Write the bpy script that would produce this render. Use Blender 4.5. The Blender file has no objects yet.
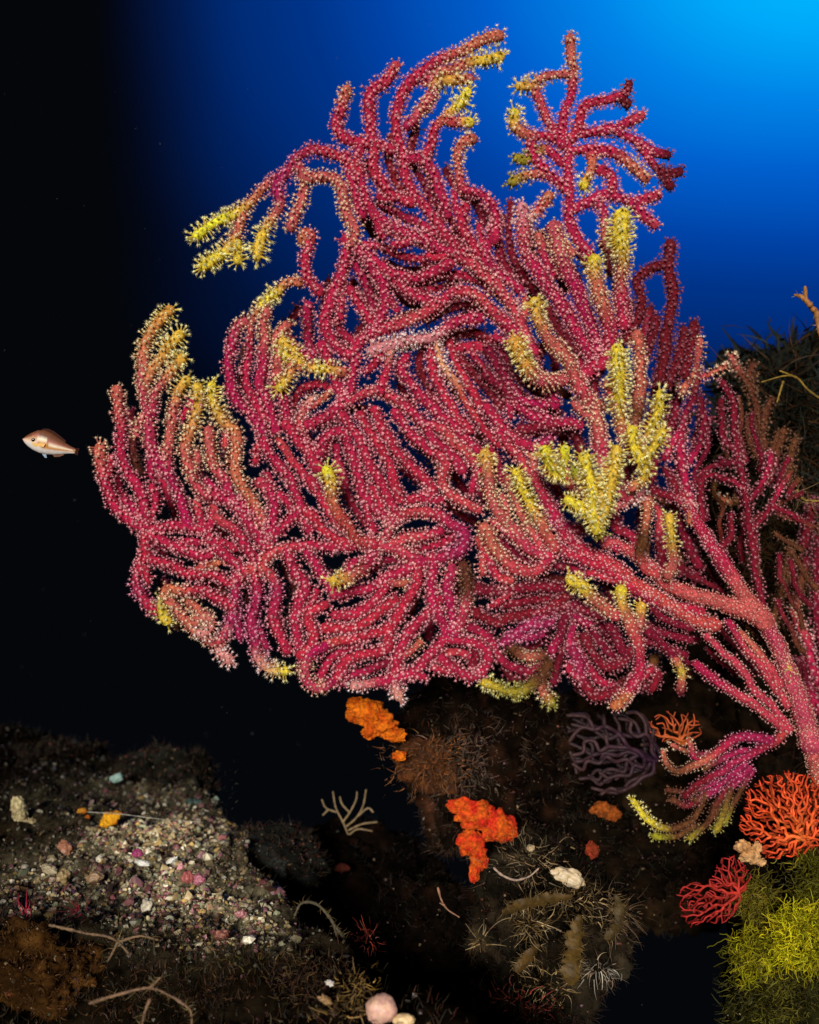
import bpy, bmesh, math, random
import numpy as np
from mathutils import Vector, noise
R = random.Random(7)
NR = np.random.RandomState(7)
C = bpy.context.scene.collection
SC = bpy.context.scene
# ------------------------------------------------------------------ camera, water, light, exposure
F = 900.0                                   # focal length in picture widths*819
cam = bpy.data.cameras.new('camera'); camo = bpy.data.objects.new('camera', cam); C.objects.link(camo)
cam.sensor_fit = 'HORIZONTAL'; cam.sensor_width = 36; cam.lens = 36*F/819
cam.clip_start = 0.01; cam.clip_end = 500
camo.rotation_euler = (math.pi/2, 0, 0)
SC.camera = camo
cam.dof.use_dof = True; cam.dof.focus_distance = 0.99; cam.dof.aperture_fstop = 4.2
SC.view_settings.view_transform = 'Standard'; SC.view_settings.look = 'None'
SC.view_settings.exposure = 0.0; SC.view_settings.gamma = 1.0
SC.cycles.max_bounces = 5; SC.cycles.transparent_max_bounces = 10

def P(x, y, d):                              # where the thing at picture point x, y stands, d metres off
    return Vector(((x-409.5)/F*d, d, -(y-512)/F*d))

w = bpy.data.worlds.new('World'); SC.world = w; w.use_nodes = True
nt = w.node_tree; nt.nodes.clear()
def N(nt, t, **k):
    n = nt.nodes.new(t)
    for a, b in k.items(): setattr(n, a, b)
    return n
def L(nt, a, b): nt.links.new(a, b)
out = N(nt, 'ShaderNodeOutputWorld'); bg = N(nt, 'ShaderNodeBackground')
tc = N(nt, 'ShaderNodeTexCoord'); sp = N(nt, 'ShaderNodeSeparateXYZ'); L(nt, tc.outputs['Generated'], sp.inputs[0])
def M(op, a, b=None, c=None):
    n = N(nt, 'ShaderNodeMath', operation=op)
    for k, v in enumerate((a, b, c)):
        if v is None: continue
        if isinstance(v, (int, float)): n.inputs[k].default_value = v
        else: L(nt, v, n.inputs[k])
    return n.outputs[0]
# the water: brightest towards the surface light at the upper right, falling off faster with depth than sideways
az = M('ARCTAN2', sp.outputs['X'], sp.outputs['Y']); ev = M('ARCSINE', sp.outputs['Z'])
nz = N(nt, 'ShaderNodeTexNoise'); nz.inputs['Scale'].default_value = 1.6; nz.inputs['Detail'].default_value = 2
L(nt, tc.outputs['Generated'], nz.inputs['Vector'])
da_ = M('SUBTRACT', az, .50); de_ = M('MULTIPLY', M('SUBTRACT', ev, .56), 1.85)
e_ = M('SQRT', M('ADD', M('MULTIPLY', da_, da_), M('MULTIPLY', de_, de_)))
e_ = M('MULTIPLY_ADD', nz.outputs['Fac'], .06, M('SUBTRACT', e_, .03))
def srgb(r, g, b):
    f = lambda c: (c/255/12.92 if c/255 <= .04045 else ((c/255+.055)/1.055)**2.4)
    return (f(r), f(g), f(b), 1)
cr = N(nt, 'ShaderNodeValToRGB'); L(nt, M('DIVIDE', e_, 1.42), cr.inputs['Fac'])
stops = [(0, (60, 215, 255)), (94, (0, 192, 255)), (200, (0, 170, 250)), (305, (0, 130, 230)), (410, (0, 95, 205)), (525, (0, 66, 166)), (600, (0, 52, 138)),
         (730, (0, 35, 100)), (870, (0, 22, 66)), (1020, (0, 9, 32)), (1180, (4, 7, 15)), (1350, (4, 6, 10))]
el = cr.color_ramp.elements
el[0].position = 0; el[0].color = srgb(*stops[0][1]); el[1].position = 1; el[1].color = srgb(*stops[-1][1])
for p, c in stops[1:-1]:
    e = el.new(p/F/1.5); e.color = srgb(*c)
lf = N(nt, 'ShaderNodeMapRange', interpolation_type='SMOOTHSTEP'); L(nt, M('MULTIPLY_ADD', M('SUBTRACT', nz.outputs['Fac'], .5), .45, M('ADD', az, .05)), lf.inputs['Value'])
lf.inputs['From Min'].default_value = -.25; lf.inputs['From Max'].default_value = -.03
mc = N(nt, 'ShaderNodeMix', data_type='RGBA'); L(nt, lf.outputs[0], mc.inputs[0])
mc.inputs[6].default_value = srgb(4, 6, 10); L(nt, cr.outputs[0], mc.inputs[7]); 
L(nt, mc.outputs[2], bg.inputs['Color']); bg.inputs['Strength'].default_value = 1.0
L(nt, bg.outputs[0], out.inputs['Surface'])

sun = bpy.data.lights.new('sun', 'SUN'); suno = bpy.data.objects.new('sun', sun); C.objects.link(suno)
sun.energy = 4.8; sun.angle = math.radians(14); sun.color = (1.0, 0.95, 0.88)
sd = Vector((0.17, 1.0, -0.31))
suno.rotation_euler = sd.to_track_quat('-Z', 'Y').to_euler(); suno.location = (-1, -2, 2)

# ------------------------------------------------------------------ helpers
def mat_attr(name, rough=0.6, spec=0.3, noise_scale=60, noise_amt=0.5, bump=0.0, translucent=0.0, attr='Col', alpha=False):
    m = bpy.data.materials.new(name); m.use_nodes = True; t = m.node_tree
    b = t.nodes['Principled BSDF']; b.inputs['Roughness'].default_value = rough
    b.inputs['Specular IOR Level'].default_value = spec
    a = N(t, 'ShaderNodeAttribute', attribute_name=attr)
    n = N(t, 'ShaderNodeTexNoise'); n.inputs['Scale'].default_value = noise_scale; n.inputs['Detail'].default_value = 5
    c = N(t, 'ShaderNodeTexCoord'); L(t, c.outputs['Object'], n.inputs['Vector'])
    r = N(t, 'ShaderNodeMapRange'); r.inputs['From Min'].default_value = .3; r.inputs['From Max'].default_value = .7
    r.inputs['To Min'].default_value = 1-noise_amt; r.inputs['To Max'].default_value = 1+noise_amt
    L(t, n.outputs['Fac'], r.inputs['Value'])
    mx = N(t, 'ShaderNodeVectorMath', operation='SCALE'); L(t, a.outputs['Color'], mx.inputs[0]); L(t, r.outputs[0], mx.inputs['Scale'])
    L(t, mx.outputs[0], b.inputs['Base Color'])
    if bump:
        bu = N(t, 'ShaderNodeBump'); bu.inputs['Strength'].default_value = bump; bu.inputs['Distance'].default_value = 0.002
        n2 = N(t, 'ShaderNodeTexNoise'); n2.inputs['Scale'].default_value = noise_scale*6; n2.inputs['Detail'].default_value = 4
        L(t, c.outputs['Object'], n2.inputs['Vector']); L(t, n2.outputs['Fac'], bu.inputs['Height']); L(t, bu.outputs[0], b.inputs['Normal'])
    if translucent:
        tr = N(t, 'ShaderNodeBsdfTranslucent'); L(t, mx.outputs[0], tr.inputs['Color'])
        ms = N(t, 'ShaderNodeMixShader'); ms.inputs[0].default_value = translucent
        o = t.nodes['Material Output']
        L(t, b.outputs[0], ms.inputs[1]); L(t, tr.outputs[0], ms.inputs[2]); L(t, ms.outputs[0], o.inputs['Surface'])
        if alpha:                                        # see-through flesh
            tp = N(t, 'ShaderNodeBsdfTransparent'); m2 = N(t, 'ShaderNodeMixShader'); L(t, a.outputs['Alpha'], m2.inputs[0])
            L(t, tp.outputs[0], m2.inputs[1]); L(t, ms.outputs[0], m2.inputs[2]); L(t, m2.outputs[0], o.inputs['Surface'])
    return m

def mesh_np(name, V, T, col=None, mat=None, parent=None, smooth=False, quads=False):
    """V (n,3), T (m,3) or (m,4) faces, col (n,3) pigment per vertex"""
    V = np.asarray(V, dtype=np.float32); T = np.asarray(T, dtype=np.int32)
    me = bpy.data.meshes.new(name); k = T.shape[1]
    me.vertices.add(len(V)); me.vertices.foreach_set('co', V.ravel())
    me.loops.add(T.size); me.loops.foreach_set('vertex_index', T.ravel())
    me.polygons.add(len(T)); me.polygons.foreach_set('loop_start', np.arange(0, T.size, k, dtype=np.int32))
    me.polygons.foreach_set('loop_total', np.full(len(T), k, dtype=np.int32))
    me.polygons.foreach_set('use_smooth', np.full(len(T), smooth, dtype=bool))
    if col is not None:
        a = me.color_attributes.new('Col', 'FLOAT_COLOR', 'POINT')
        c4 = np.ones((len(V), 4), dtype=np.float32); c4[:, :np.shape(col)[1]] = col
        a.data.foreach_set('color', c4.ravel())
    me.update(calc_edges=True); me.validate()
    if mat: me.materials.append(mat)
    o = bpy.data.objects.new(name, me); C.objects.link(o)
    if parent: o.parent = parent
    return o

def tag(o, label=None, cat=None, group=None, kind=None):
    for k, v in (('label', label), ('category', cat), ('group', group), ('kind', kind)):
        if v: o[k] = v
    return o
def thing(name, loc, label, cat, group=None):
    o = bpy.data.objects.new(name, None); C.objects.link(o); o.location = loc; o.empty_display_size = .02
    return tag(o, label, cat, group)
def reparent(o, root):                        # world-built mesh under a root that stands elsewhere
    o.parent = root; o.matrix_parent_inverse = root.matrix_world.inverted() if False else o.matrix_parent_inverse
    o.location = -Vector(root.location); return o

def catmull(pts, step):
    pts = np.asarray(pts, float)
    if len(pts) == 2: pts = np.array([pts[0], (pts[0]+pts[1])/2, pts[1]])
    e = np.vstack([2*pts[0]-pts[1], pts, 2*pts[-1]-pts[-2]])
    res = []
    for i in range(1, len(e)-2):
        p0, p1, p2, p3 = e[i-1], e[i], e[i+1], e[i+2]
        n = max(2, int(np.linalg.norm(p2-p1)/step)+1)
        t = np.linspace(0, 1, n, endpoint=False)[:, None]
        res.append(.5*((2*p1)+(-p0+p2)*t+(2*p0-5*p1+4*p2-p3)*t*t+(-p0+3*p1-3*p2+p3)*t**3))
    res.append(pts[-1:]); q = np.vstack(res)
    # even resample
    s = np.r_[0, np.cumsum(np.linalg.norm(np.diff(q, axis=0), axis=1))]
    n = max(3, int(s[-1]/step)+1); u = np.linspace(0, s[-1], n)
    return np.stack([np.interp(u, s, q[:, k]) for k in range(q.shape[1])], 1), u

def frames(p):
    t = np.gradient(p, axis=0); t /= np.linalg.norm(t, axis=1)[:, None]+1e-12
    a = np.cross(t, [0, 0, 1.0]); bad = np.linalg.norm(a, axis=1) < .2
    a[bad] = np.cross(t[bad], [1.0, 0, 0]); a /= np.linalg.norm(a, axis=1)[:, None]
    for i in range(1, len(p)):                # parallel transport
        v = a[i-1]-t[i]*np.dot(a[i-1], t[i]); a[i] = v/(np.linalg.norm(v)+1e-12)
    b = np.cross(t, a); return t, a, b

def tube(p, r, sides=8, cap=True):
    """p (n,3), r (n,) -> V, T quads-as-tris with round ends"""
    t, a, b = frames(p); n = len(p)
    if cap:
        p2 = np.vstack([p[0]-t[0]*r[0]*.85, p[0]-t[0]*r[0]*.5, p, p[-1]+t[-1]*r[-1]*.5, p[-1]+t[-1]*r[-1]*.85])
        r2 = np.r_[r[0]*.3, r[0]*.82, r, r[-1]*.82, r[-1]*.3]
        a = np.vstack([a[0], a[0], a, a[-1], a[-1]]); b = np.vstack([b[0], b[0], b, b[-1], b[-1]]); p, r, n = p2, r2, n+4
    th = np.linspace(0, 2*np.pi, sides, endpoint=False)
    V = (p[:, None]+r[:, None, None]*(np.cos(th)[None, :, None]*a[:, None]+np.sin(th)[None, :, None]*b[:, None])).reshape(-1, 3)
    i = np.arange(n-1)[:, None]*sides; j = np.arange(sides)[None]; k = (j+1) % sides
    q = np.stack([i+j, i+k, i+sides+k, i+sides+j], -1).reshape(-1, 4)
    T = np.vstack([q[:, [0, 1, 2]], q[:, [0, 2, 3]]])
    V = np.vstack([V, p[0], p[-1]]); c0, c1 = len(V)-2, len(V)-1
    j = np.arange(sides); k = (j+1) % sides
    T = np.vstack([T, np.stack([np.full(sides, c0), k, j], 1), np.stack([np.full(sides, c1), (n-1)*sides+j, (n-1)*sides+k], 1)])
    return V, T

def fbm(v, o=4):
    return noise.fractal(v, 1.0, 2.0, o)

# ------------------------------------------------------------------ sea bed: one sheet, a ledge on the left that drops into the dark
def sstep(a, b, x):
    t = min(1, max(0, (x-a)/(b-a))); return t*t*(3-2*t)
def edge_x(y):
    return float(np.interp(y, [0, .7, .85, 1.0, 1.25, 1.5, 1.7, 2.4], [.16, .12, .04, -.10, -.20, -.36, -.66, -1.3]))
def bed(x, y):
    ed = edge_x(y)+.05*noise.noise(Vector((x*6, y*9, 3)))+.02*noise.noise(Vector((x*26, y*26, 3)))
    s = max(sstep(ed-.03, ed+.22, x), sstep(1.72, 2.0, y+.06*noise.noise(Vector((x*5, 0, 1)))))
    z = -.458+.045*(y-.9)+.022*fbm(Vector((x*7, y*7, 0)))+.007*fbm(Vector((x*38, y*38, 5)), 3)
    z += .05*sstep(-.55, -1.6, x)
    # hollow behind the near mounds in the lower left
    z -= .05*math.exp(-((x+.26)/.10)**2-((y-.84)/.055)**2)
    deep = -2.2-.85*max(0, y-.5)-.3*max(0, x)+.25*fbm(Vector((x*.5, y*.5, 9)))
    return z*(1-s)+deep*s
def ground_at(px, py):                        # first place where the line of sight meets the bed
    d = .55
    while d < 3:
        q = P(px, py, d)
        if q.z <= bed(q.x, q.y): return Vector((q.x, q.y, bed(q.x, q.y)))
        d += .006
    return P(px, py, 1.2)
def patch(x, y):                              # how much shell gravel lies here, 0..1
    ax, ay, bx_, by_ = -.185, .95, -.34, 1.20
    t = min(1, max(0, ((x-ax)*(bx_-ax)+(y-ay)*(by_-ay))/((bx_-ax)**2+(by_-ay)**2)))
    k = 1.2*math.exp(-(math.hypot(x-ax-t*(bx_-ax), (y-ay-t*(by_-ay))*.8)/(.056+.040*t))**2)
    k *= sstep(.88, .97, y)*1.15
    k *= .62+.6*sstep(-.25, .35, noise.noise(Vector((x*11, y*11, 6))))
    k3 = .55*math.exp(-((x+.43)/.12)**2-((y-1.09)/.10)**2); k4 = .28*math.exp(-((x+.40)/.16)**2-((y-1.38)/.12)**2)
    return min(1, max(0, max(k, k3, k4)*(.55+.9*abs(noise.noise(Vector((x*22, y*22, 2))))+.5*noise.noise(Vector((x*60, y*60, 2))))))
xs = np.r_[-40, -20, -10, -6, -4, -3, -2.2, -1.8, -1.5, np.arange(-1.3, .36, .0065), .45, .6, .8, 1.2, 2, 3, 5, 10, 20, 40]
ys = np.r_[-20, -8, -3, -1, 0, .3, .45, np.arange(.55, 2.1, .0065), 2.3, 2.7, 3.5, 5, 8, 15, 30, 60]
V = []; col = []
for yv in ys:
    for xv in xs:
        V.append((xv, yv, bed(xv, yv)))
        k = patch(xv, yv) if (-1.2 < xv < .2 and .6 < yv < 1.9) else 0
        n1 = .5+.5*noise.noise(Vector((xv*14, yv*14, 8))); n2 = .5+.5*noise.noise(Vector((xv*30, yv*30, 4)))
        dk = np.array((.015, .009, .004))*(.1+1.3*n1)+np.array((.005, .007, .006))*n2*n1
        dk = dk*(1-.8*sstep(1.1, 1.5, yv))*(.45 if yv < .93 else 1)  # back and front of the ledge darkened, light falloff put into the colour
        if xv > edge_x(yv)+.03 or yv > 1.85: dk = dk*.25  # the dark of the drop painted into the bed colour
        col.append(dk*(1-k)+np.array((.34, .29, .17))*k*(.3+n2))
nx = len(xs); ny = len(ys)
i = np.arange(ny-1)[:, None]*nx; j = np.arange(nx-1)[None]
q = np.stack([i+j, i+j+1, i+nx+j+1, i+nx+j], -1).reshape(-1, 4)
M_bed = mat_attr('turf_falloff', .95, 0, 90, .7, .6)  # turf colour with the light falloff painted in
o = mesh_np('seabed', V, q, np.array(col), M_bed, smooth=True); tag(o, kind='structure')

# ------------------------------------------------------------------ reef rocks
M_rock = mat_attr('encrusted_rock', .95, 0.02, 45, .75, .8)
rock_pts = []
def ico(sub):
    bm = bmesh.new(); bmesh.ops.create_icosphere(bm, subdivisions=sub, radius=1)
    v = np.array([x.co[:] for x in bm.verts]); f = np.array([[x.index for x in g.verts] for g in bm.faces]); bm.free()
    return v, f
ICO = {k: ico(k) for k in (1, 2, 3, 4, 5, 6)}
def rock_shape(ctr, rad, seed, sub=6, amp=.28, freq=2.2, fine=.04):
    v, f = ICO[sub]; outv = np.empty_like(v)
    for k, p in enumerate(v):
        pv = Vector(p); n = fbm(pv*freq+Vector((seed, 0, 0)), 4)*amp+noise.cell(pv*4.0+Vector((seed, 1, 1)))*fine*.3
        n += fine*fbm(pv*freq*6+Vector((0, seed, 0)), 4)
        outv[k] = p*(1+n)
    return outv*np.array(rad)+np.array(ctr), f
def rock(name, px, py, d, rpx, depth, seed, label, base=(.017, .010, .0045), tint=(.035, .014, .006), turf=1.0):
    ctr = P(px, py, d); rx, rz = rpx[0]/F*d, rpx[1]/F*d
    v, f = rock_shape((0, 0, 0), (rx, depth, rz), seed)
    col = []
    for p in v:
        a = .5+.5*noise.noise(Vector(p)*18+Vector((seed, 0, 0))); b = .5+.5*noise.noise(Vector(p)*40+Vector((0, seed, 0)))
        m_ = noise.noise(Vector(p)*9+Vector((seed, seed, 0))); col.append((np.array(base)*(.15+.9*a)+np.array(tint)*max(0, b-.5)*1.5)*(.35+.8*max(0, m_+.3)))
    o = mesh_np(name, v, f, np.array(col), M_rock, smooth=True); o.location = ctr
    tag(o, label, 'rock')
    rock_pts.append((v+np.array(ctr), f, turf, o))
    return o
rock('reef_rock', 486, 750, 1.30, (80, 96), .14, 1.0, 'dark overgrown rock under the middle of the sea fan, carrying the orange sponges', (.016, .009, .005), (.07, .022, .010))
rock('reef_rock', 548, 925, 1.12, (74, 78), .11, 5.0, 'low brown rock furred with filaments at the bottom centre', (.022, .017, .010), (.05, .03, .015))
rock('reef_rock', 600, 842, 1.30, (95, 55), .10, 51.0, 'black-brown rock saddle behind the white broken shell', (.012, .008, .004))
rock('reef_rock', 640, 800, 1.42, (135, 120), .16, 9.0, 'dark rock behind the purple gorgonian, between the orange sponges and the trunk')
rock('reef_rock', 835, 640, 1.52, (150, 300), .25, 13.0, 'tall dark reef wall at the right edge behind the sea fan trunk', (.014, .009, .005), (.045, .014, .006))
rock('reef_rock', 800, 912, 1.12, (68, 72), .12, 17.0, 'dark rock at the bottom right under the red and yellow growths', (.02, .012, .008))
rock('reef_rock', 806, 1010, 1.04, (72, 84), .10, 19.0, 'olive rock in the bottom right corner below the yellow-green weed', (.035, .032, .008), (.03, .03, .01))
rock('reef_rock', 20, 985, .92, (88, 52), .06, 23.0, 'rusty brown mound in the bottom left corner', (.075, .032, .008), (.12, .05, .01))
rock('reef_rock', 275, 1010, .98, (105, 30), .06, 29.0, 'dark brown rock along the bottom edge left of the pale shell', (.02, .011, .006), (.05, .02, .01))
rock('reef_rock', 352, 905, 1.42, (85, 78), .10, 61.0, 'near-black rock deep in the gap under the pale wiry gorgonian', (.006, .0035, .002), (.020, .006, .003), .8)  # gap shade put into the near-black colour
rock('reef_rock', 432, 950, 1.20, (62, 74), .08, 67.0, 'near-black rock in the gap left of the filament tufts', (.006, .0035, .002), (.022, .008, .003), .8)  # near-black as above, painted to keep the gap dark
rock('reef_rock', 55, 775, 1.62, (60, 32), .08, 31.0, 'dark hummock far back on the left ledge', (.01, .008, .006), (.02, .015, .01), .6)
rock('reef_rock', 165, 785, 1.50, (52, 34), .07, 33.0, 'greenish hummock behind the shell gravel', (.02, .019, .013), (.05, .06, .05), .6)
rock('reef_rock', 270, 860, 1.25, (52, 30), .06, 37.0, 'grey-green slab right of the shell gravel', (.02, .021, .018), (.05, .06, .055), .5)
rock('reef_rock', 470, 1035, .98, (80, 32), .06, 41.0, 'dark red-brown rock at the bottom edge between pale shell and filaments', (.02, .007, .004), (.09, .015, .008))

# ------------------------------------------------------------------ the sea fan
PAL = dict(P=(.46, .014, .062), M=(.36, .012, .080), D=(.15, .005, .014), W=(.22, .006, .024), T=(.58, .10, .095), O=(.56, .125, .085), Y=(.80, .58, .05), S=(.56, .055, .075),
           K=(.72, .28, .24), B=(.13, .04, .015), G=(.34, .27, .02), V=(.12, .012, .075))  # W, D: dark reds that also carry shade and light falloff
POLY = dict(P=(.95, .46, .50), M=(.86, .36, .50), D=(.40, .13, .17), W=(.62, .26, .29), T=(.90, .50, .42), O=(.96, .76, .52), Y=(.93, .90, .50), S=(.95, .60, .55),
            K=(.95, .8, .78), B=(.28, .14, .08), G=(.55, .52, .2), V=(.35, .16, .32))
def strand_list(txt):
    res = []
    for ln in txt.strip().splitlines():
        ln = ln.strip()
        if not ln or ln[0] == '#': continue
        h, p = ln.split(';'); h = h.split()
        pts = [tuple(float(c) for c in q.split(',')) for q in p.split()]
        res.append((float(h[0]), float(h[1]), float(h[2]), float(h[3]), h[4], pts))
    return res
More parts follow.
